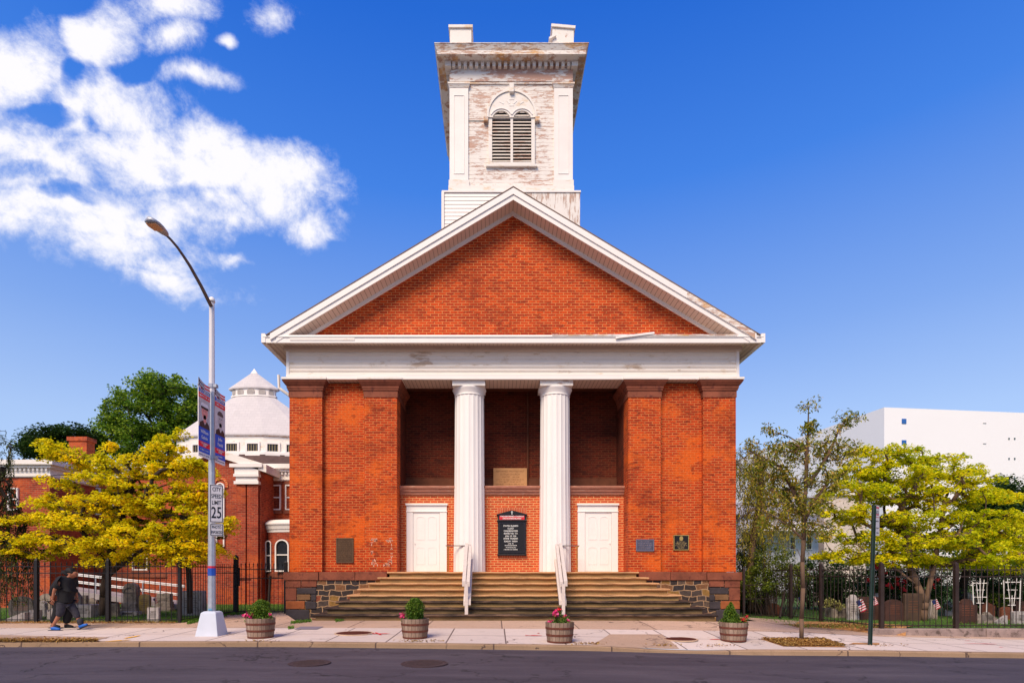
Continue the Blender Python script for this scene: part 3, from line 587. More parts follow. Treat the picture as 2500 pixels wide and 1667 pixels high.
# ---------------------------------------------------------------- things fixed to or standing at the church
nb_ = thing('notice_board', 'black gabled church notice board with white letters on the brick wall between the columns', 'notice board', (.05, .95, 1.9))
def zx(z, y, d=18.95): return PX((940 + z / 3.016) * .9408, d), PZ((900 + y / 3.016) * .9408, d)
x0, z1 = zx(831, 1060); x1, z0 = zx(1037, 1370); xc = (x0 + x1) / 2
MB().box(x0 - .02, x1 + .02, .938, .949, z0 - .12, z0).box(x0 - .02, x1 + .02, .938, .949, z1 - .1, z1 + .17).build('brick_surround', M['soldier'], nb_)
gz1 = zx(0, 1042)[1]; ge = zx(0, 1072)[1]
MB().prism_y([(x0 - .04, ge - .03), (x1 + .04, ge - .03), (x1 + .04, ge), (xc, gz1), (x0 - .04, ge)], .84, .94).box(x0, x1, .87, .94, z0, ge - .03).build('case', M['black'], nb_)
rz1 = zx(0, 1080)[1]; rz0 = zx(0, 1111)[1]; sh_ = zx(0, 1117)[1]
MB().box(x0 + .05, x1 - .05, .862, .871, rz0, rz1).build('title_band', flat('red_band', (.62, .03, .04)), nb_)
MB().box(x0 - .035, x1 + .035, .83, .94, sh_ - .03, sh_ + .01).box(x0 - .02, x1 + .02, .835, .94, z0 - .02, z0 + .03).build('case_moulding', M['black'], nb_, bevel=.01)
MB().plate([rect(x0 + .03, x1 - .03, z0 + .07, sh_ - .06), rect(x0 + .08, x1 - .08, z0 + .12, sh_ - .10)], FACE(0, .862, 0), .02).build('door_frame', flat('black_frame', (.02, .017, .022), .25), nb_)
bt = MB(); zm = (rz0 + rz1) / 2
bt.text('THE REFORMED CHURCH', .060, FACE(xc, .858, zm + .038), 1.12, bold=.0015).text('ON STATEN ISLAND', .060, FACE(xc, .858, zm - .036), 1.12, bold=.0015)
bt.box(xc - .01, xc + .01, .832, .839, ge - .005, ge + .11).box(xc - .03, xc + .03, .832, .839, ge + .063, ge + .083)
lines = [("STATEN ISLAND'S", 1157, .085), ('OLDEST', 1176, .08), ('CONGREGATION', 1194, .08), ('INVITES YOU  TO', 1213, .08), ('JOIN  US  FOR', 1232, .08), ('DIVINE  WORSHIP', 1250, .08), ('SUNDAY  9:00AM', 1270, .08), ('LISTED  ON', 1287, .045), ('THE NATIONAL REGISTER', 1300, .045), ('OF HISTORIC PLACES', 1315, .045), ('A REFORMED & NY LANDMARK', 1330, .042)]
bt.build('title_lettering', M['text_white'], nb_)
for s_, y_, sz in lines: MB().text(s_, sz * .9, FACE(zx(925, 0)[0], .861, zx(0, y_)[1]), 0.80 if sz > .05 else .85, bold=.0008).build('text_line', M['text_white'], nb_)
pass
# carved stone tablet standing on the ledge
tb = thing('carved_tablet', 'tan carved stone tablet standing on the ledge above the notice board', 'plaque', (-.04, 1.93, 4.2))
xa, xb = PX(1133.3, 19.9), PX(1210.3, 19.9); za, zb_ = PZ(1117, 19.9), PZ(1074.4, 19.9)
MB().box(xa, xb, 1.9, 1.99, 4.202, zb_).build('slab', plain('tan_sandstone', (.50, .27, .12), .8, var=.12, scale=4, bump=.3), tb)
b = MB(); xm = (xa + xb) / 2; hh = zb_ - za
for s_, f_, sz in (('REFORMED PROTESTANT', .82, .085), ('DUTCH CHURCH', .66, .085), ('ERECTED', .52, .065), (.95, .38, .036), (.75, .26, .05), (.98, .13, .036)):
    if isinstance(s_, str): b.text(s_, sz, FACE(xm - (.14 if s_ == 'ERECTED' else 0), 1.899, za + hh * f_), 1.02)
    else: b.worn(s_, sz, FACE(xm, 1.899, za + hh * f_))
b.worn(.26, .05, FACE(xm + .22, 1.899, za + hh * .52))
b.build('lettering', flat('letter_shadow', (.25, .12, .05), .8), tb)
def plq(name, label, D0, D1, yp, frame, face, letters, mat_l, extra=None, depth=.03, lmat=None, seal=False):
    d = yp + 18; xa, xb = PX(D0[0], d), PX(D1[0], d); zt, zb2 = PZ(D0[1], d), PZ(D1[1], d)
    o = thing(name, label, 'plaque', ((xa + xb) / 2, yp, zb2))
    MB().box(xa, xb, yp - depth, yp - .001, zb2, zt).build('plate', face, o)
    MB().plate([rect(xa, xb, zb2, zt), rect(xa + .025, xb - .025, zb2 + .025, zt - .025)], FACE(0, yp - depth - .002, 0), .012).build('rim', frame, o)
    b = MB(); n = len(letters); top = zt - (.30 if seal else .06) * (zt - zb2) - .02; bot = zb2 + .05
    for k, s_ in enumerate(letters): b.worn((xb - xa - .10) * s_, (top - bot) / n * .5, FACE((xa + xb) / 2, yp - depth - .002, top - (top - bot) * (k + .5) / n), .002, k)
    b.build('lettering', mat_l, o)
    for ax in (xa + .02, xb - .02):
        for az in (zb2 + .02, zt - .02): MB().lathe([(.018, 0), (.018, .008), (.006, .016)], 0, 0, 8).v; MB().tube([(ax, yp - depth - .004, az), (ax, yp - depth - .02, az)], [.018, .010], 8).build('bolt', frame, o)
    if seal:
        xm = (xa + xb) / 2; zc_ = zt - .115
        MB().plate([[(xm + .06 * math.cos(a) * (.85 if abs(math.sin(a)) > .9 else 1), zc_ + .078 * math.sin(a)) for a in [2 * math.pi * k / 20 for k in range(20)]]], FACE(0, yp - depth - .004, 0), .008).build('emblem', M['brass'], o)
    return o
plq('bronze_plaque', 'tall brown bronze plaque of raised text in the recessed brick panel left of the steps', (772.6, 1235), (812.4, 1292), .48, M['bronze_hi'], M['bronze'], [.7, .9, .95, .9, .95, .85, .95, .9, .95, .8, .6], M['bronze_hi'])
plq('slate_plaque', 'wide grey metal plaque on the brick pier right of the white door', (1460.5, 1238.1), (1501.8, 1265), .30, flat('slate_rim', (.20, .20, .26), .4, .3), plain('slate_face', (.10, .10, .15), .4, .3, var=.3, scale=7), [.6, .9, .9, .8, .9], flat('worn_letters', (.24, .20, .24), .5))
plq('landmark_plaque', 'square black plaque with gold rim and gold emblem on the recessed brick panel', (1546.4, 1227.8), (1581.7, 1262.9), .48, M['brass'], M['black'], [.35, .7, .9, .85, .95, .6, .5], flat('gold_letters', (.50, .36, .16), .4), seal=True)
# hand rails
def handrail(X, lean, label, mirror):
    o = thing('handrail', label, 'handrail', (X, -1.2, .5), 'sloping timber handrails on the church steps')
    def board(z0, z1, y0, y1, dx, w_, hh, nm):
        m = MB(); a0 = X + lean * 1 + dx; a1 = X + dx
        m.add([(a0 - w_, y0, z0 - hh), (a0 + w_, y0, z0 - hh), (a1 - w_, y1, z1 - hh), (a1 + w_, y1, z1 - hh), (a0 - w_, y0, z0), (a0 + w_, y0, z0), (a1 - w_, y1, z1), (a1 + w_, y1, z1)],
              [(0, 2, 3, 1), (4, 5, 7, 6), (0, 1, 5, 4), (2, 6, 7, 3), (0, 4, 6, 2), (1, 3, 7, 5)]); return m.build(nm, M['wood_white'], o)
    # y0 top end, y1 street end
    board(2.26, 1.10, -.02, -1.95, .075 * mirror, .05, .15, 'top_rail'); board(2.24, 1.08, -.03, -1.90, -.04 * mirror, .045, .14, 'top_rail')
    board(1.76, .56, -.05, -2.05, -.075 * mirror, .045, .13, 'lower_rail'); board(1.72, .54, -.04, -2.03, .045 * mirror, .04, .13, 'lower_rail')
    for y_, zt_, zb2 in ((-.10, 2.22, ZP), (-1.0, 1.62, ZP - .17 * 4), (-2.04, 1.02, ZP - .17 * 7)):
        MB().box(X - .045 + lean * (1 + y_ / 2), X + .045 + lean * (1 + y_ / 2), y_ - .045, y_ + .045, zb2, zt_).build('post', M['wood_white'], o)
    return o
handrail(-1.36, -.02, 'white timber handrail sloping down the steps before the left column', -1)
handrail(1.345, .075, 'leaning white timber handrail sloping down the steps before the right column', 1)
for s in (-1, 1):
    o = thing('iron_handrail', 'short rusty iron rail between the %s door and its column' % ('left white' if s < 0 else 'right white'), 'handrail', (s * 1.8, .3, ZP), 'old iron rails beside the church doors')
    xa = PX(1024, 18.4) if s < 0 else PX(1330, 18.4); xb = PX(1072, 18.1) if s < 0 else PX(1288, 18.1)
    MB().box(min(xa, xb), max(xa, xb), .30, .34, 2.18, 2.205).build('top_bar', M['galv_dark'], o)
    xr = PX(1030, 18.4) if s < 0 else PX(1325, 18.4)
    MB().tube([(xr, .32, ZP), (xr, .32, 2.18)], .022, 8).box(xr - .05, xr + .05, .30, .34, 2.15, 2.18).build('rusty_post', M['rust'], o)
    MB().tube([(xb, .2, ZP - .16), (xb, .2, 2.0)], .014, 6).build('thin_post', M['iron_brown'], o)
    MB().box(xb - .03, xb + .01, .18, .22, 1.72, 2.20).build('bracket_plate', M['ledge'], o)
ms = ground_at(677, 1408); o = MB().prism_y(arch(ms[0] - .165, ms[0] + .165, -.1, ms[2] + .45, 8, .13), ms[1], ms[1] + .18).build('boundary_stone', plain('pale_marker_stone', (.52, .36, .28), .85, var=.25, scale=5, bump=.5), None, label='small round-topped pale stone standing at the left corner of the church', cat='marker stone', bevel=.02)
# ---------------------------------------------------------------- ground
def sheet(name, xs, ys, zf, mat, kind='structure', **kw):
    b = MB(); n = len(ys); vs = [(x, y, zf(x, y)) for x in xs for y in ys]
    fs = [(i * n + j, (i + 1) * n + j, (i + 1) * n + j + 1, i * n + j + 1) for i in range(len(xs) - 1) for j in range(n - 1)]
    return b.add(vs, fs).build(name, mat, None, kind=kind, smooth=True, **kw)
XS = np.concatenate([[-120, -60], np.linspace(-30, 30, 121), [60, 120]])
sheet('ground', [-900, -100, -30, 0, 30, 100, 900], [-2.3, 0, 30, 100, 1500], lambda x, y: -.42 if y < 0 else -.40, M['earth'])
sheet('road', XS, [-60, -30, -20, -14, -10, YK - .005], lambda x, y: zr(x) + (0 if y > YK - .3 else .004), M['asphalt'])
sheet('ground', [-900, -100, 100, 900], [-900, -59.9], lambda x, y: -.2, M['earth'])
ysw = list(np.linspace(YK + .17, -3.95, 10))
sheet('sidewalk', XS, ysw, lambda x, y: gz(x, y), M['flags'])
ysa = list(np.linspace(-3.95, -2.0, 6))
sheet('sidewalk', XS, ysa, lambda x, y: gz(x, y), M['aggregate'])
b = MB(); xk = np.arange(-30, 30.1, .5)
def kt(x):
    z = zr(x) + .095
    if 1.7 < x < 4.6: z -= .05 * math.sin(math.pi * (x - 1.7) / 2.9)
    return z
vs = []
for x in xk: vs += [(x, YK, zr(x) - .1), (x, YK + .005, kt(x) - .015), (x, YK + .02, kt(x)), (x, YK + .18, kt(x) + .002)]
fs = [(i * 4 + k, (i + 1) * 4 + k, (i + 1) * 4 + k + 1, i * 4 + k + 1) for i in range(len(xk) - 1) for k in range(3)]
b.add(vs, fs).build('kerb', M['kerb'], None, kind='structure')
def patch(name, px, dz, mat, n=8, **kw):
    """quad given by 4 ground px corners, laid on the ground surface"""
    C = [ground_at(*p)[:2] for p in px]; vs = []
    for i in range(n + 1):
        for j in range(n + 1):
            u_, v_ = i / n, j / n; x = (C[0][0] * (1 - u_) + C[1][0] * u_) * (1 - v_) + (C[3][0] * (1 - u_) + C[2][0] * u_) * v_; y = (C[0][1] * (1 - u_) + C[1][1] * u_) * (1 - v_) + (C[3][1] * (1 - u_) + C[2][1] * u_) * v_
            vs.append((x, y, gz(x, y) + dz))
    m = n + 1; fs = [(i * m + j, (i + 1) * m + j, (i + 1) * m + j + 1, i * m + j + 1) for i in range(n) for j in range(n)]
    return MB().add(vs, fs).build(name, mat, None, kind=kw.pop('kind', 'structure'), **kw)
patch('sidewalk', [(1355, 1483), (1560, 1489), (1520, 1456), (1400, 1456)], .005, M['patch'])
patch('sidewalk', [(-60, 1478), (200, 1474), (252, 1463), (-60, 1456)], .005, M['patch'])
patch('path', [(1700, 1447), (2004, 1460), (1880, 1428), (1700, 1426)], .006, M['aggregate'])
patch('path', [(470, 1441), (700, 1441), (660, 1412), (545, 1410)], .006, M['aggregate'])
patch('metal_hatch', [(676, 1445), (728, 1445), (744, 1438.5), (690, 1438.5)], .009, flat('grey_hatch', (.20, .18, .22), .6), kind=None, label='grey rectangular hatch set in the sidewalk near the left end of the steps', cat='hatch')
dirt_m = plain('dry_grass', (.46, .22, .08), .95, var=.5, scale=14, bump=.9, bscale=90)
patch('soil', [(1800, 1484), (1945, 1486), (1890, 1468), (1745, 1466)], .006, dirt_m)
patch('soil', [(1950, 1479), (2020, 1480), (2020, 1476), (1960, 1475.5)], .006, dirt_m)
# the yard behind: grass on both sides
Z = lambda x, y: -.02
sheet('lawn', np.linspace(-90, -9.05, 10), [-2.75, 0, 5, 40, 90], Z, M['grass'])
sheet('lawn', [-9.05, -7.2], [.8, 4, 40], lambda x, y: -.015, M['grass'])
sheet('path', [-9.05, -7.2], [-2.0, -.7, .8], lambda x, y: .002, M['aggregate'])
sheet('path', [-9.05, -7.2], [.8, 1.9], lambda x, y: .004, plain('grey_path', (.30, .22, .18), .9))
sheet('lawn', np.linspace(9.9, 90, 10), [-3.35, 0, 5, 40, 90], lambda x, y: -.10, M['grass'])
b = MB().add([(7.2, .2, -.09), (9.9, -3.0, -.11), (9.9, 40, -.10), (7.2, 40, -.08)], [(0, 1, 2, 3)]); b.build('lawn', M['grass'], None, kind='structure')
b = MB().add([(7.1, .35, -.07), (7.1, -2.02, gz(7.1, -2.0)), (9.6, -2.02, gz(9.6, -2.02)), (9.9, -2.6, -.12)], [(0, 1, 2, 3)]); b.build('path', M['aggregate'], None, kind='structure')
kw_ = thing('retaining_kerb', 'low grey stone edging under the right iron fence', 'kerb wall', (10, -3.4, -.2), kind='structure')
b = MB(); xa = PX(2004, 14.5)
for k in range(7):
    x0 = xa + k * 2.9; b.box(x0, x0 + 2.885, -3.5, -3.30, -.7, -.085)
b.build('stone_edging', plain('grey_edging', (.30, .22, .20), .9, var=.35, scale=3, bump=.5, dirt=(.10, .07, .06), dirt_th=.58), kw_, bevel=.02)
# manholes, sprayed marks
def disc(name, px, py, rx, label, mat, grp, rim=None):
    X, Y, z, d = ground_at(px, py); r = rx * d / F
    o = thing(name, label, 'manhole cover', (X, Y, z), grp); zt = z + .012
    MB().lathe([(r, z - .02), (r, zt), (r * .985, zt + .003)], X, Y, 40).build('cover', mat, o)
    q = MB()
    for k in range(-4, 5):
        hw = math.sqrt(max(0, (r * .85) ** 2 - (k * r * .19) ** 2)); q.box(X - hw, X + hw, Y + k * r * .19 - .01, Y + k * r * .19 + .01, zt, zt + .008)
    q.build('tread_ribs', mat, o)
    MB().lathe([(r * 1.0, zt - .004), (r * 1.0, zt + .004), (r * 1.10, zt + .004), (r * 1.10, zt - .02)], X, Y, 40, cap=False).build('rim', rim or mat, o)
rustd = plain('rusty_cover', (.10, .022, .014), .7, .2, var=.3, scale=20, bump=.4); tarry = plain('tarred_cover', (.06, .036, .038), .75, .2, var=.3, scale=20, bump=.4); coll = plain('cement_collar', (.52, .36, .25), .9)
disc('manhole_cover', 813, 1454, 40, 'rusty round cover in the sidewalk between two barrels left of the steps', rustd, 'round covers in the pavement', coll)
disc('manhole_cover', 1562, 1467.5, 36, 'dark rusty round cover in the sidewalk near the broken kerb', rustd, 'round covers in the pavement', coll)
disc('manhole_cover', 711, 1523, 43, 'round iron cover in the road, the nearer to the lamp post', tarry, 'round covers in the road')
disc('manhole_cover', 975, 1524, 49, 'round iron cover in the road straight before the left column', tarry, 'round covers in the road')
red = flat('red_spray', (.62, .02, .03), .8); yel = flat('yellow_spray', (.80, .40, .03), .8); wht = flat('white_spill', (.75, .73, .72), .8)
def mark(label, strokes, mat, seed=1):
    b = MB(); q = random.Random(seed)
    for (x0, y0, x1, y1, w_) in strokes:
        A = ground_at(x0, y0); B = ground_at(x1, y1); n = 9; L_ = []; R_ = []
        dx, dy = B[0] - A[0], B[1] - A[1]; ll = math.hypot(dx, dy) or 1; nx, ny = -dy / ll, dx / ll
        for k in range(n + 1):
            t_ = k / n; ww = w_ * (math.sin(math.pi * min(.97, max(.05, t_))) ** .5) * q.uniform(.5, 1.2); x, y = A[0] + dx * t_, A[1] + dy * t_
            L_.append((x + nx * ww, y + ny * ww)); R_.append((x - nx * ww, y - ny * ww))
        vs = [(p[0], p[1], gz(*p) + .010) for pr in zip(L_, R_) for p in pr]; b.add(vs, [(2 * k, 2 * k + 1, 2 * k + 3, 2 * k + 2) for k in range(n)])
    b.build('paint_mark', mat, None, label=label, cat='paint mark')
mark('red sprayed mark beside the rusty sidewalk cover left of the steps', [(850, 1455, 897, 1455, .05), (862, 1452, 876, 1458, .03)], red)
mark('red sprayed line on the pale sidewalk left of the barrel without a shrub', [(1206, 1459, 1245, 1459.5, .045), (1233, 1454, 1240, 1454, .03)], red, 2)
mark('red sprayed line touching the barrel nearest the young street tree', [(1630, 1468, 1668, 1468, .04)], red, 3)
mark('red sprayed zigzag on the sidewalk under the right iron fence', [(2215, 1477, 2290, 1479, .035), (2216, 1471, 2228, 1471, .02), (2295, 1486, 2305, 1486, .02)], red, 4)
mark('yellow sprayed marks on the sidewalk left of the lamp post', [(242, 1473, 300, 1469, .06), (286, 1466, 322, 1459, .07)], yel, 5)
# ---------------------------------------------------------------- lamp post with what hangs on it
LD = 12.6; LX = PX(486.5, LD); LY = dY(LD); lz = gz(LX, LY)
lamp = thing('street_lamp', 'tall pale steel street lamp on a tapered white base left of the church', 'street lamp', (LX, LY, lz))
def ngon(r, n=8, rot=math.pi / 8): return [(r * math.cos(rot + 2 * math.pi * k / n), r * math.sin(rot + 2 * math.pi * k / n)) for k in range(n)]
MB().frustum(LX - .25, LX + .25, LY - .25, LY + .25, lz - .03, LX - .165, LX + .165, LY - .165, LY + .165, lz + .50).frustum(LX - .165, LX + .165, LY - .165, LY + .165, lz + .50, LX - .12, LX + .12, LY - .12, LY + .12, lz + .53).build('base', M['pole_white'], lamp, bevel=.012)
MB().lathe([(.084, lz + .5), (.072, lz + 2.6), (.062, PZ(900, LD))], LX, LY, 8, rot=math.pi / 8).build('pole', M['galv'], lamp)
MB().lathe([(.0615, PZ(900, LD)), (.054, PZ(700, LD)), (.052, PZ(692, LD))], LX, LY, 8, rot=math.pi / 8).build('pole_top', plain('bleached_pole', (.72, .68, .70), .5, var=.05), lamp)
MB().lathe([(.068, PZ(694, LD)), (.068, PZ(690, LD)), (.055, PZ(685, LD)), (.02, PZ(682, LD))], LX, LY, 16).build('cap', M['white'], lamp, smooth=True)
def lampP(x, z=None, y=None):
    d = (LX - CX) * F / (x - VX); return (LX, dY(d), PZ(y, d))
arm = [lampP(485, y=703), lampP(462, y=657), lampP(435.8, y=610), lampP(420, y=586), lampP(408, y=568.6), lampP(393, y=551), lampP(381, y=539)]
MB().tube(arm, [.040, .036, .031, .027, .025, .023, .023], 10).build('arm', M['galv_dark'], lamp, smooth=True)
e = Vector(arm[-1]); q = Vector(lampP(344, y=507)); lm = thing('luminaire', None, None); lm.parent = lamp
ax = (q - e).normalized(); up = Vector((1, 0, 0)).cross(ax).normalized(); up = up if up.z > 0 else -up; ln_ = (q - e).length + .06; st_ = e - ax * .04
prof = [(.035, 0), (.07, .12), (.095, .3), (.12, .5), (.13, .75), (.115, .92), (.055, 1.0)]
vs = []
for w_, t_ in prof:
    c_ = st_ + ax * (t_ * ln_)
    for a in range(12):
        an = 2 * math.pi * a / 12; vs.append(c_ + Vector((1, 0, 0)) * (w_ * math.cos(an)) + up * (.055 * math.sin(an) * (1.2 if math.sin(an) > 0 else .4)))
fs = [(k * 12 + a, k * 12 + (a + 1) % 12, (k + 1) * 12 + (a + 1) % 12, (k + 1) * 12 + a) for k in range(6) for a in range(12)] + [tuple(range(11, -1, -1)), tuple(72 + a for a in range(12))]
MB().add(vs, fs).build('housing', M['galv'], lm, smooth=True)
b = MB(); pl = []
for (sx_, t_) in ((-.085, .45), (.085, .45), (.105, .75), (.085, .93), (-.085, .93), (-.105, .75)): pl.append(st_ + ax * (t_ * ln_) + Vector((sx_, 0, 0)) - up * .026)
pl2 = [p - up * .012 for p in pl]; b.add(pl + pl2, [tuple(range(6)), tuple(range(11, 5, -1))] + [(i, (i + 1) % 6, (i + 1) % 6 + 6, i + 6) for i in range(6)])
b.build('lens', plain('amber_lens', (.70, .38, .20), .3, var=.1), lm)
for yb in (886, 1050): MB().lathe([(.078, PZ(yb + 5, LD)), (.078, PZ(yb - 4, LD))], LX, LY, 12).box(LX + .05, LX + .12, LY - .05, LY + .05, PZ(yb + 4, LD), PZ(yb - 3, LD)).build('banner_clamp', M['galv'], lamp)
st1 = MB().lathe([(.0835, PZ(1321, LD)), (.0825, PZ(1303, LD))], LX, LY, 8, cap=False, rot=math.pi / 8).build('sticker', flat('blue_sticker', (.02, .08, .40)), lamp)
MB().lathe([(.0845, PZ(1304, LD)), (.0835, PZ(1299, LD))], LX, LY, 8, cap=False, rot=math.pi / 8).build('sticker', flat('red_sticker', (.55, .02, .05)), lamp)
MB().plate([rect(-.035, .045, 0, .035)], FACE(LX, LY - .091, PZ(1400, LD)), .004).build('sticker', flat('pale_blue_sticker', (.12, .33, .50)), lamp)
def banner(name, label, d0, d1, ytop0, ybot0, who, grey):
    y0, y1 = dY(d0), dY(d1); zt = PZ(ytop0, d0); zb2 = PZ(ybot0, d0); W = y1 - y0; H = zt - zb2
    o = thing('banner', label, 'banner', (LX, y0, zb2), 'pair of memorial banners on the lamp post')
    X = LX + .0; MT = lambda e: SIDEX(X + e, y0, zb2)
    blue = flat('banner_blue', (.012, .11, .62)); redm = flat('banner_red', (.92, .015, .04)); wh = flat('banner_white', (.92, .86, .86)); navy = flat('flag_navy', (.015, .02, .06))
    def R2(u0, u1, v0, v1): return rect(u0 * W, u1 * W, (1 - v1) * H, (1 - v0) * H)
    MB().plate([R2(0, 1, .09, 1)], MT(0), .012).build('cloth', wh, o)
    MB().tube([(X, y0 - .03, zt - H * .10), (X, y1 + .02, zt - H * .10)], .012, 6).build('rod', M['galv'], o)
    def P(nm, mat, ols, e=.009): 
        for ol in ols: MB().plate([ol], MT(e), .003).build(nm, mat, o)
    fl = thing('flag_print', None, None); fl.parent = o
    def W2(u0, u1, f0, f1):           # wavy flag strip between fractions of the flag height
        t_ = lambda u_, f_: (u_ * W, H - H * (.09 * f_ + .035 * f_ * 0 + .05 * math.sin(u_ * 3.0) * .5 + (u_) * .035) )
        n = 6; return [t_(u0 + (u1 - u0) * k / n, f1) for k in range(n + 1)] + [t_(u1 - (u1 - u0) * k / n, f0) for k in range(n + 1)]
    def P2(nm, mat, ols, e):
        m = MB()
        for ol in ols: m.plate([ol], MT(e), .003)
        return m.build(nm, mat, fl)
    P2('flag_cloth', wh, [W2(0, 1, 0, 1.25)], .004); P2('flag_canton', navy, [W2(0, .5, 0, .98)], .008)
    P2('flag_stripes', redm, [W2(.5, 1, .05, .25), W2(.5, 1, .5, .72), W2(.2, 1, 1.0, 1.2)], .009)
    P2('flag_stars', wh, [[((.08 + .085 * c_ + (.04 if r_ % 2 else 0)) * W + .016 * math.cos(a), H * (.985 - .021 * r_ - .012 * c_ * .4 - .01) + .012 * math.sin(a)) for a in [k * math.pi / 3 for k in range(6)]] for r_ in range(4) for c_ in range(5)], .012)
    P('print', blue, [R2(0, 1, .125, .175), R2(0, 1, .62, .80), R2(0, 1, .87, .94)], .009)
    P('print', redm, [R2(0, 1, .185, .245), R2(0, 1, .80, .87)], .0095)
    P('backdrop', flat('photo_backdrop', (.72, .66, .66) if grey else (.60, .54, .54)), [R2(0.0, 1, .25, .62)], .0088)
    skin = flat('print_grey', (.55, .50, .50)) if grey else flat('print_skin', (.85, .32, .28)); dark = flat('print_dark', (.05, .028, .03)); hair = flat('print_hair', (.10, .08, .08))
    ell = lambda u_, v_, a, c_: [((u_ + a * math.cos(t)) * W, (1 - v_ + c_ * math.sin(t)) * H) for t in [2 * math.pi * k / 20 for k in range(20)]]
    P('portrait', skin, [ell(.52, .405, .27, .10), [(.40 * W, (1 - .55) * H), (.66 * W, (1 - .55) * H), (.64 * W, (1 - .45) * H), (.42 * W, (1 - .45) * H)]], .0102)
    P('portrait', dark, [[(.06 * W, .38 * H), (.98 * W, .38 * H), (.90 * W, .44 * H), (.70 * W, .475 * H), (.54 * W, .42 * H), (.38 * W, .475 * H), (.12 * W, .44 * H)]], .0112)
    if grey: P('portrait', hair, [[((.52 + .29 * math.cos(t)) * W, (.645 + .065 * math.sin(t)) * H) for t in [math.pi * k / 10 for k in range(11)]]], .0115)
    else: P('portrait', dark, [[(.22 * W, .625 * H), (.84 * W, .625 * H), (.84 * W, .655 * H), (.22 * W, .655 * H)]], .0115); P('portrait', wh, [[(.18 * W, .655 * H), (.88 * W, .655 * H), (.80 * W, .70 * H), (.26 * W, .70 * H)]], .0113)
    P('portrait', dark, [ell(.43, .395, .04, .004), ell(.61, .395, .04, .004), ell(.53, .455, .05, .0025)], .0125)
    T = MB(); ft = lambda s_, v_, sz, sx_=1: T.text(s_, sz, MT(.0135) @ Matrix.Translation((W * .5, H * (1 - v_), 0)), sx_, bold=.001, ext=.001)
    ft('Port Richmond', .140, .062, 1.05); T.worn(W * .8, .026, MT(.0135) @ Matrix.Translation((W * .5, H * (1 - .163), 0)), .001); T.worn(W * .85, .04, MT(.0135) @ Matrix.Translation((W * .5, H * (1 - .216), 0)), .001)
    ft(who[0], .672, .10, 1.05); ft(who[1], .745, .10, 1.05); ft(who[2], .822, .045); ft(who[3], .848, .045); (ft(who[4], .905, .04) if grey else T.worn(W * .7, .026, MT(.0135) @ Matrix.Translation((W * .5, H * (1 - .905), 0)), .001))
    T.build('lettering', M['text_white'], o)
    MB().worn(W * .85, .02, MT(.0135) @ Matrix.Translation((W * .5, H * .03, 0)), .001).build('small_print', flat('print_ink', (.05, .05, .08)), o)
banner('banner', 'red white and blue banner nearer the road with a soldier in a white cap', 12.02, 12.50, 864.6, 1045.4, ('William', 'Galvin', '* U.S. MARINE *', 'CORPS', '1967 - 1969 - Vietnam'), False)
banner('banner', 'red white and blue banner nearer the church with a grey portrait', 12.72, 13.20, 888, 1060.6, ('John', 'Fatelli', 'U.S. MERCHANT', 'MARINE', '* U.S. ARMY *'), True)
def roadsign(name, label, x0, x1, yt, yb, d0, ang, build_text, border=True, back=M['white_clean'], r=.02):
    X, Y = PX(x0, d0), dY(d0); zt, zb2 = PZ(yt, d0), PZ(yb, d0); H = zt - zb2
    # width so that the far edge lands on x1
    k_ = (x1 - VX) / F; W = (k_ * d0 - (X - CX)) / (math.cos(ang) - k_ * math.sin(ang))
    o = thing(name, label, 'sign', (X, Y, zb2)); T = Matrix.Translation((X, Y, zb2)) @ Matrix.Rotation(ang, 4, 'Z') @ Matrix.Rotation(R(90), 4, 'X')
    ol = [(r, 0), (W - r, 0), (W, r), (W, H - r), (W - r, H), (r, H), (0, H - r), (0, r)]
    MB().plate([ol], T, .006).build('panel', back, o)
    if border: MB().plate([rect(.014, W - .014, .014, H - .014), rect(.026, W - .026, .026, H - .026)], T @ Matrix.Translation((0, 0, .005)), .003).build('border', M['black'], o)
    m = MB(); build_text(m, W, H, T @ Matrix.Translation((0, 0, .0045))); m.build('lettering', M['black'], o); return o, T, W, H
sg = flat('sign_white', (.66, .61, .62))
def tx(lines):
    def f(m, W, H, T):
        for s_, v_, sz, sx_ in lines: m.text(s_, sz * H, T @ Matrix.Translation((W / 2, H * (1 - v_), 0)), sx_, bold=.003 if sz > .4 else .0008)
    return f
roadsign('speed_sign', 'white rectangular sign reading city speed limit 25 on the lamp post', 481, 513, 1111, 1199, 12.44, R(36), tx([('CITY', .13, .15, .62), ('SPEED', .31, .15, .62), ('LIMIT', .48, .15, .62), ('25', .75, .42, .62)]), back=sg)
roadsign('photo_sign', 'small white sign reading photo enforced under the speed sign', 481.5, 513, 1201, 1230, 12.44, R(36), tx([('PHOTO', .30, .34, .58), ('ENFORCED', .70, .34, .46)]), back=sg)
# parking sign on a green post
X, Y, z, d = ground_at(1997, 1480)
sp_ = thing('sign_post', 'dark green metal post standing on the right sidewalk with a parking sign', 'sign post', (X, Y, z))
xt = PX(2006.5, d); b = MB(); zt = PZ(1160, d); n = 12
for k, (dx, dy, w_, t_) in enumerate(((0, 0, .028, .006), (-.028, -.018, .006, .024), (.028, -.018, .006, .024))):
    b.add([(X + dx - w_, Y + dy - t_, z - .05), (X + dx + w_, Y + dy - t_, z - .05), (X + dx - w_, Y + dy + t_, z - .05), (X + dx + w_, Y + dy + t_, z - .05), (xt + dx - w_, Y + dy - t_, zt), (xt + dx + w_, Y + dy - t_, zt), (xt + dx - w_, Y + dy + t_, zt), (xt + dx + w_, Y + dy + t_, zt)], [(0, 2, 3, 1), (4, 5, 7, 6), (0, 1, 5, 4), (2, 6, 7, 3), (0, 4, 6, 2), (1, 3, 7, 5)])
b.build('post', plain('green_post', (.022, .045, .042), .6, var=.3), sp_)
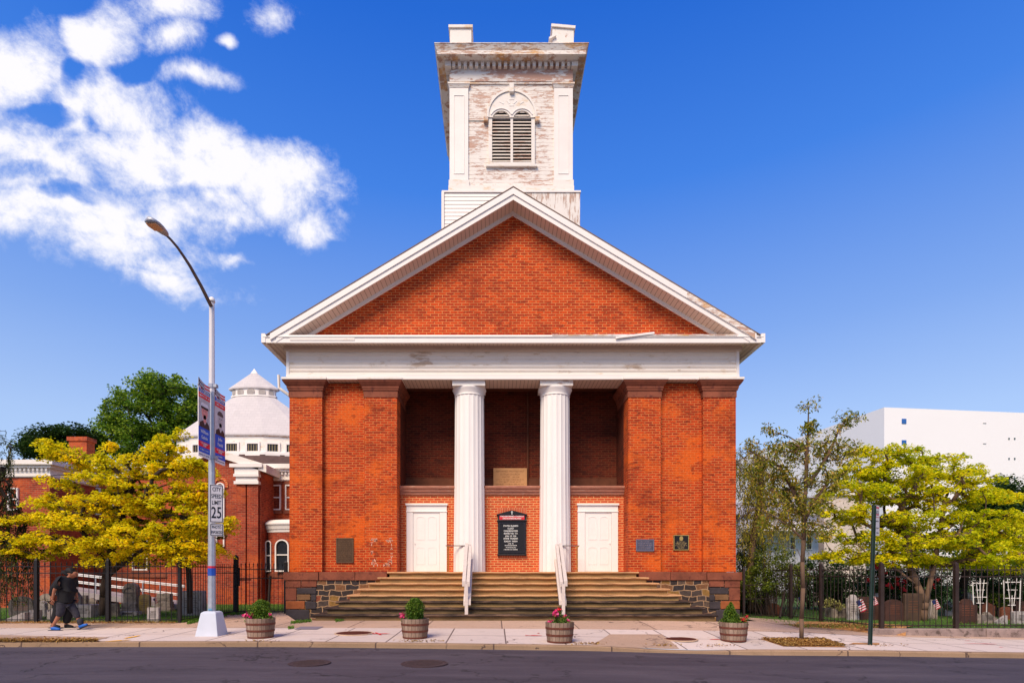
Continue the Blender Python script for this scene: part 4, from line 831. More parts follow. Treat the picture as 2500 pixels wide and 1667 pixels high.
def park(m, W, H, T):
    [m.worn(W * .7, .028, T @ Matrix.Translation((W / 2, H * v_, 0)), .001, k_) for k_, v_ in enumerate((.80, .74, .48, .25))]
    m.box(W * .25, W * .8, H * .08, H * .11, -.001, .001, T)
o, T, W, H = roadsign('parking_sign', 'narrow white parking regulation sign turned edge-on on the green post', 2009.5, 2019.6, 1159, 1229, 12.55, R(38), park, False, flat('sign_grey', (.50, .46, .48)))
b = MB()
for v0, v1 in ((.68, .71), (.60, .615), (.90, .95)): b.box(W * .12, W * .9, H * v0, H * v1, .003, .006, T)
b.build('red_print', flat('sign_red', (.5, .01, .03)), o)
# ---------------------------------------------------------------- barrel planters
stave = NT('barrel_stave'); g_ = stave.new('ShaderNodeTexCoord'); sp2 = stave.new('ShaderNodeSeparateXYZ'); stave.link(g_.outputs['Object'], sp2.inputs[0])
at = stave.math('ARCTAN2', sp2.outputs[1], sp2.outputs[0]); q = stave.math('MULTIPLY', at, 22 / (2 * math.pi)); wn = stave.new('ShaderNodeTexWhiteNoise', noise_dimensions='1D'); stave.link(stave.math('FLOOR', q), wn.inputs['W'])
c = stave.ramp(wn.outputs['Value'], [(0, (.17, .10, .065)), (.5, (.27, .18, .13)), (1, (.36, .26, .20))]); c = stave.mix(1, c, stave.ramp(stave.noise(stave.mapped(g_.outputs['Object'], (18, 18, 2)), 3, 6, .7), [(.25, .55), (.75, 1.35)]), 'MULTIPLY')
c = stave.mix(stave.math('LESS_THAN', stave.math('FRACT', q), .07), c, (.04, .025, .018)); stave.bump(stave.math('FRACT', q), .2, .01); stave_m = stave.done(c, .85)
hoopm = plain('barrel_hoop', (.15, .045, .028), .7, .2, var=.35, scale=18); soilm = plain('potting_soil', (.03, .02, .014), 1, bump=.8)
cyp = leafmat('cypress_leaf', [(0, (.035, .09, .012)), (.5, (.10, .20, .02)), (1, (.24, .32, .03))], .25)
fol = leafmat('bedding_leaf', [(0, (.04, .11, .02)), (.6, (.14, .26, .03)), (1, (.35, .45, .10))], .3)
pink = leafmat('pink_petal', [(0, (.75, .02, .12)), (.6, (.85, .06, .30)), (1, (.9, .25, .45))], .3); redp = leafmat('red_petal', [(0, (.7, .02, .02)), (1, (.85, .06, .10))], .3)
def leafcloud(name, P, size, mat, parent, aspect=.5, up=.3, fold=.15, hang=0.0, seed=1):
    """P (N,3) points; every leaf is one small rhombus of its own, turned at random"""
    g = np.random.default_rng(seed); N_ = len(P); nrm = g.normal(size=(N_, 3)); nrm[:, 2] = np.abs(nrm[:, 2]) + up * 3; nrm /= np.linalg.norm(nrm, axis=1)[:, None]
    t_ = g.normal(size=(N_, 3)); t_[:, 2] -= hang * 3; t_ -= nrm * (t_ * nrm).sum(1)[:, None]; t_ /= np.linalg.norm(t_, axis=1)[:, None] + 1e-9; s_ = np.cross(nrm, t_)
    L_ = size * g.uniform(.65, 1.3, N_)[:, None]; Wd = L_ * aspect
    V = np.stack([P - t_ * L_ * .5, P + s_ * Wd * .5 + nrm * L_ * fold - t_ * L_ * .05, P + t_ * L_ * .5, P - s_ * Wd * .5 + nrm * L_ * fold - t_ * L_ * .05], 1).reshape(-1, 3)
    return raw(name, V, np.arange(N_ * 4).reshape(-1, 4), mat, parent)
def barrel(label, px, py, shrub, flowers, r=.30, h=.42):
    X, Y, z, d = ground_at(px, py); Y += .28; z = gz(X, Y)
    o = thing('barrel_planter', label, 'planter', (X, Y, z), 'half-barrel planters on the sidewalk')
    rr = lambda f_: (r * .845 + r * .155 * f_ ** .8) + .004 * math.sin(f_ * math.pi)
    MB().lathe([(rr(k / 8), z + h * k / 8) for k in range(9)] + [(rr(1) - .025, z + h), (rr(1) - .03, z + h - .07)], X, Y, 44).build('staves', stave_m, o)
    for f0, f1 in ((.0, .09), (.32, .43), (.66, .77)): MB().lathe([(rr(f0) + .001, z + h * f0), (rr(f0) + .006, z + h * f0 + .002), (rr(f1) + .006, z + h * f1 - .002), (rr(f1) + .001, z + h * f1)], X, Y, 44, cap=False).build('hoop', hoopm, o)
    MB().lathe([(rr(1) - .03, z + h - .05), (rr(1) - .031, z + h - .045)], X, Y, 30).build('soil', soilm, o)
    g = np.random.default_rng(int(px)); zt = z + h - .04
    if shrub:
        kind, hh, wr, dx = shrub; sh_o = thing('shrub', None, None); sh_o.parent = o
        N_ = 5200; t_ = g.random(N_); a = g.random(N_) * 2 * math.pi
        if kind == 'cone': env = wr * (1 - t_) ** .75 * (1 + .25 * np.sin(a * 3 + t_ * 9))
        elif kind == 'egg': env = wr * np.sqrt(np.clip(1 - (t_ * 1.9 - .9) ** 2 * .85, 0, 1)) * (1 + .12 * np.sin(a * 4 + t_ * 11))
        else: env = wr * np.sqrt(np.clip(1 - (t_ * 1.7 - .75) ** 2, 0.02, 1)) * (1 + .3 * np.sin(a * 3 + t_ * 7))
        rad = env * g.random(N_) ** .4; P = np.stack([X + dx + rad * np.cos(a), Y + rad * np.sin(a), zt + t_ * hh + g.normal(size=N_) * .012], 1)
        leafcloud('foliage', P, .035 if kind != 'loose' else .04, cyp, sh_o, .45, .1, hang=-.6, seed=int(px))
        MB().tube([(X + dx, Y, zt - .03), (X + dx, Y, zt + hh * .6)], [.014, .005], 6).build('stem', M['iron_brown'], sh_o)
    for (fx, fz, s_, mt) in flowers:
        fo = thing('flower', None, None); fo.parent = o; N_ = 34
        P = np.array([X + fx, Y - .12, zt + fz]) + g.normal(size=(N_, 3)) * s_ * .5; leafcloud('petals', P, s_, mt, fo, .9, .0, seed=int(px + fx * 99))
        N_ = 90; t_ = g.random(N_)[:, None]; P = np.array([X + fx * .75, Y - .08, zt]) * (1 - t_) + np.array([X + fx, Y - .11, zt + fz - .02]) * t_ + g.normal(size=(N_, 3)) * .035; leafcloud('leaves', P, .05, fol, fo, .5, .3, seed=int(px + 3))
    return o
barrel('half-barrel planter with a loose light green shrub and pink flowers, nearest the lamp post', 586, 1467, ('loose', .40, .20, 0), [(-.27, .10, .06, pink), (-.13, .06, .07, pink), (.24, .12, .03, pink), (.1, .03, .02, fol)])
barrel('half-barrel planter with a dense egg-shaped shrub and one pink flower', 949, 1468, ('egg', .46, .20, 0), [(-.25, .10, .05, pink)])
barrel('half-barrel planter without a shrub, holding only pink and red flowers', 1289, 1478, None, [(-.10, .22, .07, pink), (-.03, .30, .035, redp), (.10, .17, .035, pink), (.16, .08, .03, pink), (-.2, .05, .04, pink), (.02, .05, .02, fol), (.07, .10, .02, fol), (-.08, .08, .02, fol)])
barrel('half-barrel planter with a pointed green shrub and red flowers, beside the young street tree', 1697, 1476, ('cone', .46, .22, -.06), [(.17, .10, .05, redp), (.24, .16, .03, redp), (.20, .05, .02, fol)])
# ---------------------------------------------------------------- fences
def fence_run(A, B, zf, n, H, par, mat, rails=(.04, .82, .93), spear=True):
    b = MB(); A = Vector(A); B = Vector(B)
    for k in range(n):
        p = A.lerp(B, (k + .5) / n); z0 = zf(p.x, p.y); dz = random.uniform(-.01, .01)
        b.tube([(p.x, p.y, z0 + .03), (p.x + random.uniform(-.004, .004), p.y, z0 + H + dz)], .009, 5)
        if spear:
            z1 = z0 + H + dz; b.lathe([(.009, z1 - .10), (.022, z1 - .095), (.022, z1 - .085), (.009, z1 - .08), (.012, z1 - .05), (.026, z1 - .03), (.010, z1 + .0), (.002, z1 + .05)], p.x, p.y, 5)
    dr = (B - A).normalized(); pn = Vector((-dr.y, dr.x)) * .012
    for f_ in rails:
        za, zc_ = zf(A.x, A.y) + H * f_, zf(B.x, B.y) + H * f_
        b.add([(A.x - pn.x, A.y - pn.y, za), (A.x + pn.x, A.y + pn.y, za), (B.x + pn.x, B.y + pn.y, zc_), (B.x - pn.x, B.y - pn.y, zc_), (A.x - pn.x, A.y - pn.y, za + .025), (A.x + pn.x, A.y + pn.y, za + .025), (B.x + pn.x, B.y + pn.y, zc_ + .025), (B.x - pn.x, B.y - pn.y, zc_ + .025)], [(0, 3, 2, 1), (4, 5, 6, 7), (0, 1, 5, 4), (1, 2, 6, 5), (2, 3, 7, 6), (3, 0, 4, 7)])
    return b.build('picket_panel', mat, par)
def post(x, y, z, h, par, mat, r=.045):
    MB().box(x - r, x + r, y - r, y + r, z - .08, z + h).frustum(x - r * 1.1, x + r * 1.1, y - r * 1.1, y + r * 1.1, z + h, x - .01, x + .01, y - .01, y + .01, z + h + .06).build('post', mat, par)
fl_ = thing('iron_fence', 'black spear-topped iron fence before the left gravestones, turning in to the gate', 'fence', (-9.0, -2.7, 0)); zf0 = lambda x, y: 0.0
xs_ = [PX(413, 15.3) - 1.915 * k for k in range(5)]
for k in range(4): fence_run((xs_[k + 1], -2.7), (xs_[k], -2.7), zf0, 13, 1.60, fl_, M['iron'])
for x in xs_[:4]: post(x, -2.7, 0, 1.66, fl_, M['iron'], .038)
yg = .62; fence_run((xs_[0], -2.7), (xs_[0], yg), zf0, 23, 1.60, fl_, M['iron'], spear=False)
gt = thing('iron_gate', 'black iron gate between the fence and the left corner of the church', 'gate', (-8.2, yg, 0))
xg = PX(656, 18.6); post(xs_[0], yg, 0, 1.85, gt, M['iron'], .06); post(xg, yg, 0, 1.66, gt, M['iron'], .05)
fence_run((xs_[0] + .10, yg), (xg - .05, yg), zf0, 11, 1.62, gt, M['iron'], rails=(.04, .70, .88))
MB().box(xs_[0] + .05, xs_[0] + .5, yg - .04, yg - .01, 1.08, 1.12).box(xs_[0] + .07, xs_[0] + .13, yg - .05, yg + .0, .9, 1.5).build('latch', M['iron'], gt)
fr = thing('iron_fence', 'dark rusty iron fence on low stone edging before the right gravestones', 'fence', (9.5, -3.4, -.1)); zf1 = lambda x, y: -.09
xr = [PX(2024, 14.6) + 1.905 * k for k in range(5)]
for k in range(4): fence_run((xr[k], -3.4), (xr[k + 1], -3.4), zf1, 13, 1.60, fr, M['iron_brown'], spear=False)
for x in xr[:4]: post(x, -3.4, -.09, 1.64, fr, M['iron_brown'], .042)
# receding wing of the right fence towards the church
A = (xr[0], -3.4); B = (PX(1755, 19.0), 1.0); fence_run(A, B, zf1, 34, 1.60, fr, M['iron_brown'], spear=False)
for t_ in (.45, .72, 1.0): post(A[0] + (B[0] - A[0]) * t_, A[1] + (B[1] - A[1]) * t_, -.09, 1.64, fr, M['iron_brown'], .038)
g2 = thing('iron_gate', 'low rusty iron gate standing ajar beside the right corner of the church', 'gate', (7.4, .3, -.08))
fence_run((7.25, .1), (9.0, .55), zf1, 9, 1.05, g2, M['iron_brown'], rails=(.04, .55, .97), spear=False); post(7.3, .08, -.09, 1.5, g2, M['iron_brown'], .03); post(9.0, .55, -.09, 1.1, g2, M['iron_brown'], .03)
MB().tube([(8.2, -.4, -.05), (8.75, .4, .75)], .03, 6).build('brace', M['iron_brown'], g2)
# ---------------------------------------------------------------- gravestones
light = plain('pale_marble', (.42, .37, .36), .85, var=.3, scale=2.5, bump=.4, dirt=(.20, .17, .15), dirt_th=.58)
tan = plain('weathered_stone', (.30, .24, .20), .85, var=.3, scale=2.5, bump=.4, dirt=(.12, .10, .08), dirt_th=.56)
dbrown = plain('dark_sandstone', (.060, .026, .020), .9, var=.35, scale=2.5, bump=.4, dirt=(.03, .016, .014), dirt_th=.6)
rbrown = plain('red_sandstone', (.20, .065, .035), .9, var=.35, scale=2.5, bump=.4, dirt=(.08, .03, .02), dirt_th=.6)
dgrey = plain('dark_slate', (.10, .085, .085), .9, var=.35, scale=2.5, bump=.4, dirt=(.05, .045, .04), dirt_th=.6)
def stone_outline(kind, w, h):
    n = 10
    if kind == 'round': r = w / 2; return [(-r, 0), (r, 0)] + [(r * math.cos(a), h - r * .7 + r * .7 * math.sin(a)) for a in [math.pi * k / n for k in range(n + 1)]]
    if kind == 'shoulder':
        r = w * .30; s_ = h - r; return [(-w / 2, 0), (w / 2, 0), (w / 2, s_ * .97), (w * .42, s_), (r, s_)] + [(r * math.cos(a), s_ + r * math.sin(a)) for a in [math.pi * k / n for k in range(1, n)]] + [(-r, s_), (-w * .42, s_), (-w / 2, s_ * .97)]
    if kind == 'gable': return [(-w / 2, 0), (w / 2, 0), (w / 2, h * .78), (0, h), (-w / 2, h * .78)]
    if kind == 'wavy': return [(-w / 2, 0), (w / 2, 0), (w / 2, h * .55), (w * .30, h * .70), (w * .12, h * .98), (-.02 * w, h), (-w * .2, h * .78), (-w * .36, h * .72), (-w / 2, h * .92)]
    if kind == 'slant': return [(-w / 2, 0), (w / 2, 0), (w / 2, h), (w * .35, h * .95), (-w / 2, h * .35)]
    return [(-w / 2, 0), (w / 2, 0), (w / 2, h * .985), (w * .46, h), (-w * .46, h), (-w / 2, h * .97)]
def grave(x0, x1, yt, yb, kind, mat, label, gzv, tilt=0, base=False, th=.10, monument=False):
    d = F * (CZ - gzv) / (yb - HY); X = PX((x0 + x1) / 2, d); Y = dY(d); W = (x1 - x0) * d / F; H = PZ(yt, d) - gzv
    o = thing('gravestone', label, 'gravestone', (X, Y, gzv), 'gravestones in the %s yard' % ('left' if X < 0 else 'right'))
    T = Matrix.Translation((X, Y, gzv)) @ Matrix.Rotation(R(tilt), 4, 'Y') @ Matrix.Rotation(R(90 + random.uniform(-3, 3)), 4, 'X')
    if monument:
        MB().box(X - W * .50, X + W * .50, Y - .22, Y + .22, gzv - .05, gzv + .16).box(X - W * .43, X + W * .43, Y - .18, Y + .18, gzv + .16, gzv + .36).build('plinth', mat, o, bevel=.02)
        MB().plate([[(p[0] * .76, p[1]) for p in stone_outline('round', W, H - .34)]], Matrix.Translation((0, 0, .34)) @ T, .22).build('stone', mat, o)
        MB().plate([[(p[0] * .80, p[1]) for p in arch(-W / 2, W / 2, H - .64, H - .62, 12, W * .33)], arch(-W * .32, W * .32, H - .65, H - .63, 12, W * .24)], Matrix.Translation((0, 0, .34)) @ T, .27).build('hood', mat, o)
        return
    if base: MB().box(X - W * .58, X + W * .58, Y - .17, Y + .17, gzv - .05, gzv + H * .16).box(X - W * .5, X + W * .5, Y - .13, Y + .13, gzv + H * .16, gzv + H * .5).build('plinth', mat, o, bevel=.015)
    s_o = MB().plate([stone_outline(kind, W * (.93 if base else 1), H)], Matrix.Translation((0, 0, -.02)) @ T, th).build('stone', mat, o, bevel=.012)
    if W > .3 and kind != 'slant':
        c_ = MB(); nl = 5
        for k in range(nl): c_.box(-W * .28, W * .28, H * (.72 - .09 * k) - .006, H * (.72 - .09 * k) + .006, th / 2 - .004, th / 2 + .004, Matrix.Translation((0, 0, -.02)) @ T)
        c_.build('inscription', dgrey if mat in (light, tan) else rbrown, o)
def GL(a, b_, c_, d_, *r, **k): grave(a * .2, b_ * .2, 1260.7 + c_ * .2, 1260.7 + d_ * .2, *r, gzv=0.0, **k)
GL(115, 400, 530, 770, 'round', dgrey, 'wide dark grey gravestone, the broadest left of the first fence post')
GL(470, 605, 503, 735, 'round', tan, 'tall round-shouldered grey gravestone left of the walking man')
GL(430, 540, 587, 770, 'round', light, 'pale round-topped gravestone partly covering a taller grey one')
GL(100, 315, 712, 830, 'slant', light, 'pale slanting slab leaning low near the left fence', th=.2)
GL(347, 470, 686, 815, 'flat', light, 'low pale square-topped gravestone at the foot of the first fence post')
GL(552, 655, 668, 812, 'wavy', light, 'low pale gravestone with a wavy top behind the walking man')
GL(855, 945, 480, 760, 'gable', tan, 'narrow tall grey stone close to the right of the walking man')
GL(935, 1005, 520, 740, 'flat', tan, 'slim upright grey stone beside the narrow tall one')
GL(905, 1125, 625, 775, 'flat', light, 'long low pale box-shaped tomb left of the yellow tree trunk', th=.6)
GL(1003, 1108, 548, 720, 'gable', tan, 'small pointed stone rising behind the box-shaped tomb')
GL(1203, 1365, 613, 765, 'flat', tan, 'low square grey gravestone just right of the yellow tree trunk')
grave(1415 * .2, 1612 * .2, 1260.7 + 385 * .2, 1260.7 + 735 * .2, 'round', tan, 'tall ornate monument with a hooded round top on a stepped base', gzv=0.0, monument=True)
GL(1605, 1728, 505, 735, 'round', plain('lichen_stone', (.36, .25, .12), .85, var=.35, scale=3, bump=.4, dirt=(.42, .28, .06), dirt_th=.55), 'lichen-yellowed gravestone right behind the tall ornate monument')
GL(1700, 1830, 658, 828, 'flat', light, 'small upright pale stone close behind the fence, right of the tall monument')
GL(1810, 1975, 500, 705, 'flat', tan, 'square grey headstone on a stepped stone base near the second tree', base=True, th=.2)
GL(2095, 2350, 470, 752, 'flat', light, 'large pale slab standing behind the fence left of the lamp post', th=.3)
GL(1390, 1600, 705, 755, 'flat', light, 'flat broken pale slab lying before the tall ornate monument', th=.3)
def GR(a, b_, c_, d_, *r, **k): grave(1938 + a * .18, 1938 + b_ * .18, 1260.7 + c_ * .18, 1260.7 + d_ * .18, *r, gzv=-.10, **k)
GR(50, 190, 568, 900, 'shoulder', light, 'pale round-topped gravestone left of the green post')
GR(186, 440, 597, 900, 'flat', dbrown, 'wide dark brown slab directly behind the green post')
GR(362, 480, 552, 870, 'shoulder', light, 'white stone peeping out behind the wide dark slab at the green post')
GR(536, 745, 530, 850, 'wavy', tan, 'pale broken-topped gravestone behind the dark round one', base=False)
GR(518, 752, 630, 915, 'round', dbrown, 'dark brown round-topped gravestone, first right of the fence corner post')
GR(758, 985, 552, 915, 'flat', plain('dull_sandstone', (.075, .045, .030), .9, var=.3, bump=.4), 'large square dark brown gravestone left of the forked tree trunk')
GR(1066, 1180, 632, 890, 'round', tan, 'grey gravestone with a small flag just right of the forked trunk')
GR(1278, 1402, 650, 850, 'wavy', light, 'pale wavy-topped gravestone between the two tree trunks')
GR(1445, 1692, 622, 945, 'shoulder', dbrown, 'dark brown round-shouldered gravestone right of the second fence post')
GR(1518, 1652, 548, 800, 'round', light, 'pale gravestone rising behind the dark round-shouldered one')
GR(1688, 1935, 790, 945, 'wavy', tan, 'low pale wavy stone under the left trellis')
GR(1738, 1912, 668, 870, 'gable', rbrown, 'reddish pointed gravestone in front of the left trellis')
GR(1938, 2072, 832, 950, 'slant', light, 'small pale leaning stone between the two trellises')
GR(1998, 2150, 722, 900, 'round', rbrown, 'reddish round gravestone at the foot of the right trellis')
GR(2148, 2420, 782, 950, 'flat', light, 'low pale slab under the right trellis')
GR(2180, 2420, 655, 860, 'flat', dbrown, 'dark brown gravestone at the right trellis, farther back')
def GS(a, b_, c_, d_, *r, **k): grave(1674.6 + a * .18, 1674.6 + b_ * .18, 1260.7 + c_ * .18, 1260.7 + d_ * .18, *r, gzv=-.10, **k)
GS(405, 605, 523, 800, 'gable', light, 'white gravestone with a pointed top nearest the church')
GS(270, 425, 670, 805, 'round', rbrown, 'small brown round gravestone left of the white pointed one')
GS(485, 645, 680, 850, 'round', rbrown, 'small brown round gravestone in front of the white pointed one')
GS(1083, 1272, 383, 720, 'round', dgrey, 'tall grey arched gravestone right of the young street tree')
GS(1272, 1440, 525, 760, 'slant', rbrown, 'leaning reddish gravestone beside the tall grey arched one')
GS(1275, 1530, 742, 868, 'flat', tan, 'low grey block tomb near the bend of the right fence', th=.5)
# small flags
fn, fwh, frd = flat('flag_blue', (.015, .02, .09)), flat('flag_white', (.65, .60, .60)), flat('flag_red', (.45, .015, .04))
def sflag(px, py, hpx, gzv, yb, label, lean=1):
    d = F * (CZ - gzv) / (yb - HY); X = PX(px, d); Y = dY(d) - .12; zt = PZ(py, d); hh = hpx * d / F
    o = thing('small_flag', label, 'flag', (X, Y, gzv), 'small flags planted by the graves')
    MB().tube([(X - .05 * lean, Y, gzv), (X, Y, zt + .02)], .006, 5).build('stick', M['wood_white'], o)
    T = Matrix.Translation((X, Y - .004, zt)) @ Matrix.Rotation(R(-25 * lean), 4, 'Y'); w_ = hh * .55
    b = MB()
    for k in range(5): b.box(0, w_, -.004, .004, -hh * (k + 1) / 5, -hh * (k + .5) / 5, T)
    b.build('stripes', frd, o); b = MB()
    for k in range(5): b.box(0, w_, -.004, .004, -hh * (k + .5) / 5, -hh * k / 5, T)
    b.build('stripes', fwh, o); MB().box(-.003, w_ * .6, -.007, .007, -hh * .42, .004, T).build('canton', fn, o)
sflag(1829, 1372, 16, -.1, 1412, 'small flag planted just left of the young street tree trunk')
sflag(1960, 1380, 28, -.1, 1424, 'small flag drooping before the pale stone left of the green post')
sflag(1993, 1372, 20, -.1, 1424, 'small flag touching the green post')
sflag(2133, 1379, 22, -.1, 1424, 'small flag before the grey stone right of the forked trunk')
sflag(2184, 1384, 20, -.1, 1420, 'small flag just left of the second fence post')
sflag(2197, 1381, 12, -.1, 1420, 'small flag just right of the second fence post')
sflag(357, 1374, 12, 0, 1405, 'small flag between stones near the second tree on the left')
def trellis(x0, x1, yt, yb, label):
    d = 16.9; xa, xb = PX(x0, d), PX(x1, d); zt, zb2 = PZ(yt, d), PZ(yb, d); xm = (xa + xb) / 2; w = xb - xa; h = zt - zb2; Y = dY(d)
    o = thing('trellis', label, 'trellis', (xm, Y, -.1), 'white garden trellises'); b = MB(); bar = lambda ax, az, bx, bz, r=.013: b.tube([(ax, Y, az), (bx, Y, bz)], r, 4)
    bar(xa + w * .08, -.1, xa, zt); bar(xb - w * .08, -.1, xb, zt); bar(xm - w * .1, zb2 + h * .12, xm - w * .28, zt + .06, .009); bar(xm + w * .1, zb2 + h * .12, xm + w * .28, zt + .06, .009); bar(xm, -.1, xm, zt + .10 if w < .5 else zt * .6, .009)
    b.build('upright', M['white_clean'], o); b = MB(); bar(xa - .01, zt - h * .06, xb + .01, zt - h * .06); bar(xm - w * .30, zt - h * .33, xm + w * .30, zt - h * .33, .011); bar(xa, zt - h * .62, xb, zt - h * .62); bar(xm - w * .25, zt - h * .86, xm + w * .25, zt - h * .86, .011); b.build('crossbar', M['white_clean'], o)
trellis(2234, 2268, 1335, 1392, 'narrow white garden trellis, the one nearer the church'); trellis(2305, 2344, 1332, 1398, 'wide white garden trellis at the right edge of the yard')
# ---------------------------------------------------------------- people
def skin_body(name, joints, edges, mat, parent, sub=2, root=0):
    me = bpy.data.meshes.new(name); me.from_pydata([j[0] for j in joints], edges, []); o = bpy.data.objects.new(name + '_tmp', me); COL.objects.link(o)
    o.modifiers.new('s', 'SKIN'); ss = o.modifiers.new('d', 'SUBSURF'); ss.levels = ss.render_levels = sub
    for i, j in enumerate(joints): me.skin_vertices[0].data[i].radius = (j[1], j[2] if len(j) > 2 else j[1]); me.skin_vertices[0].data[i].use_root = (i == root)
    dg = bpy.context.evaluated_depsgraph_get(); dg.update(); m2 = bpy.data.meshes.new_from_object(o.evaluated_get(dg)); bpy.data.objects.remove(o)
    m2.materials.clear(); m2.materials.append(mat); [setattr(p, 'use_smooth', True) for p in m2.polygons]; m2.name = name
    r = bpy.data.objects.new(name, m2); COL.objects.link(r); r.parent = parent; return r
skinm = plain('skin', (.34, .13, .07), .55, var=.1, bump=0); blackc = plain('black_cotton', (.012, .011, .013), .9, var=.2, scale=9, bump=.3); greyc = plain('dark_grey_shorts', (.035, .032, .042), .9, var=.4, scale=14, bump=.3)
hairm = plain('black_hair', (.012, .009, .008), .7, bump=.4); bluec = plain('blue_shoe', (.012, .11, .45), .5, var=.2, scale=20); denim = plain('washed_denim', (.05, .055, .09), .9); solem = flat('dark_sole', (.02, .02, .03))
def hand(par, P, side, mat, curl=.5):
    """five separate fingers from a palm; P wrist, hand hangs down and a little back"""
    P = Vector(P); dn = Vector((-.12, 0, -1)).normalized(); fw = Vector((1, 0, -.12)).normalized()
    J = [(P, .022, .016), (P + dn * .05, .032, .014), (P + dn * .085, .034, .013)]; E = [(0, 1), (1, 2)]
    for k, (off, L_) in enumerate(((-.028, .055), (-.009, .068), (.010, .072), (.028, .064))):
        i = len(J); q = P + dn * .09 + fw * off; J += [(q, .009), (q + dn * L_ * .5 + Vector((0, side * .006, 0)), .0085), (q + dn * L_ * .85 + Vector((0, side * .026 * curl * 2, 0)), .007)]; E += [(2, i), (i, i + 1), (i + 1, i + 2)]
    i = len(J); q = P + dn * .03 + fw * .03; J += [(q, .011), (q + dn * .035 + fw * .018, .010), (q + dn * .06 + fw * .016 + Vector((0, side * .01, 0)), .008)]; E += [(1, i), (i, i + 1), (i + 1, i + 2)]
    return [(tuple(j[0]),) + j[1:] for j in J], E
def person(X, Y, z, label, front):
    o = thing('person', label, 'person', (X, Y, z)); L = lambda x, y, zz: (x, y, zz)
    # walking to +X, leaning forward; near side is -Y
    hip = (0, 0, .82); ch = (.06, 0, 1.12); nk = (.135, 0, 1.335); hd = (.235, 0, 1.435)
    rk, ra = (-.01, -.09, .45), (-.20, -.09, .10); lk, la = (.20, .09, .47), (.33, .09, .13)
    if not front: rk, ra = (-.03, -.09, .45), (-.17, -.09, .12); lk, la = (.10, .09, .46), (.02, .09, .10)
    sh_r = (.06, -.165, 1.27); el_r = (-.06, -.215, 1.03); wr_r = (-.11, -.21, .80); sh_l = (.10, .165, 1.26); el_l = (.10, .215, 1.02); wr_l = (.17, .20, .82)
    J = [(hip, .10, .10), (ch, .10, .11), (nk, .055), ((.19, 0, 1.385), .075), (hd, .105, .11), ((.25, 0, 1.50), .075, .08),
         ((.0, -.08, .76), .065), (rk, .055), (ra, .035), ((ra[0] + .0, -.09, ra[2] - .05), .036), ((.02, .08, .76), .065), (lk, .055), (la, .035), ((la[0] + .0, .09, la[2] - .05), .036),
         (sh_r, .048), (el_r, .040), (wr_r, .026), (sh_l, .048), (el_l, .040), (wr_l, .026), ((.09, 0, 1.27), .08, .08)]
    E = [(0, 1), (1, 20), (20, 2), (2, 3), (3, 4), (4, 5), (0, 6), (6, 7), (7, 8), (8, 9), (0, 10), (10, 11), (11, 12), (12, 13), (20, 14), (14, 15), (15, 16), (20, 17), (17, 18), (18, 19)]
    hj, he = hand(o, wr_r, 1, skinm); n = len(J); J += hj; E += [(a + n, b_ + n) for a, b_ in he] + [(16, n)]
    hj, he = hand(o, wr_l, -1, skinm); n = len(J); J += hj; E += [(a + n, b_ + n) for a, b_ in he] + [(19, n)]
    skin_body('body', J, E, skinm, o)
    # face: nose, brow, lips, ear
    f = MB(); f.add([(.325, -.014, 1.42), (.325, .014, 1.42), (.355, 0, 1.402), (.318, 0, 1.465)], [(0, 1, 3), (0, 3, 2), (1, 2, 3), (0, 2, 1)]); f.build('nose', skinm, o)
    for s in (-1, 1): MB().lathe([(.001, 0), (.022, .012), (.024, .03), (.014, .045)], .19, s * .088, 8, sy=.35).build('ear', skinm, o).location = (.02, 0, 1.41)
    for s in (-1, 1): MB().box(.312, .328, s * .034 - .012, s * .034 + .012, 1.457, 1.463).build('eye', hairm, o)
    MB().box(.306, .330, -.022, .022, 1.383, 1.389).build('mouth', plain('lips', (.25, .07, .05), .5, bump=0), o)
    hr = [((.160, 0, 1.43), .10, .125), ((.20, 0, 1.50), .125, .135), ((.255, 0, 1.525), .10, .115)]
    skin_body('hair', hr, [(0, 1), (1, 2)], hairm, o)
    # clothes
    if front:
        skin_body('shirt', [((.02, 0, .86), .165, .175), ((.06, 0, 1.02), .16, .17), ((.095, 0, 1.20), .16, .175), ((.14, 0, 1.34), .10, .11), ((.055, -.15, 1.27), .125), ((-.05, -.21, 1.05), .085), ((.11, .17, 1.265), .10), ((.12, .215, 1.07), .075), ((.03, 0, .68), .165, .175)],
                  [(8, 0), (0, 1), (1, 2), (2, 3), (2, 4), (4, 5), (2, 6), (6, 7)], blackc, o)
        skin_body('shorts', [((.02, 0, .78), .14, .15), ((.0, -.085, .66), .11), ((-.01, -.09, .45), .09), ((-.06, -.09, .34), .085), ((.07, .085, .66), .11), ((.20, .09, .46), .085), ((.27, .09, .28), .07)], [(0, 1), (1, 2), (2, 3), (0, 4), (4, 5), (5, 6)], greyc, o)
        skin_body('sock', [((la[0] - .02, .09, .30), .075), ((la[0] + .005, .09, .10), .065)], [(0, 1)], greyc, o)
    else:
        skin_body('jacket', [((.0, 0, .74), .155, .16), ((.05, 0, 1.02), .155, .16), ((.085, 0, 1.22), .155, .16), ((.12, 0, 1.36), .13, .13), ((.05, -.17, 1.27), .10), ((el_r[0], -.215, el_r[2]), .08), ((wr_r[0], -.21, wr_r[2] + .05), .06), ((.10, .17, 1.26), .10), ((.10, .215, 1.02), .08), ((.16, .20, .87), .06)],
                  [(0, 1), (1, 2), (2, 3), (2, 4), (4, 5), (5, 6), (2, 7), (7, 8), (8, 9)], blackc, o)
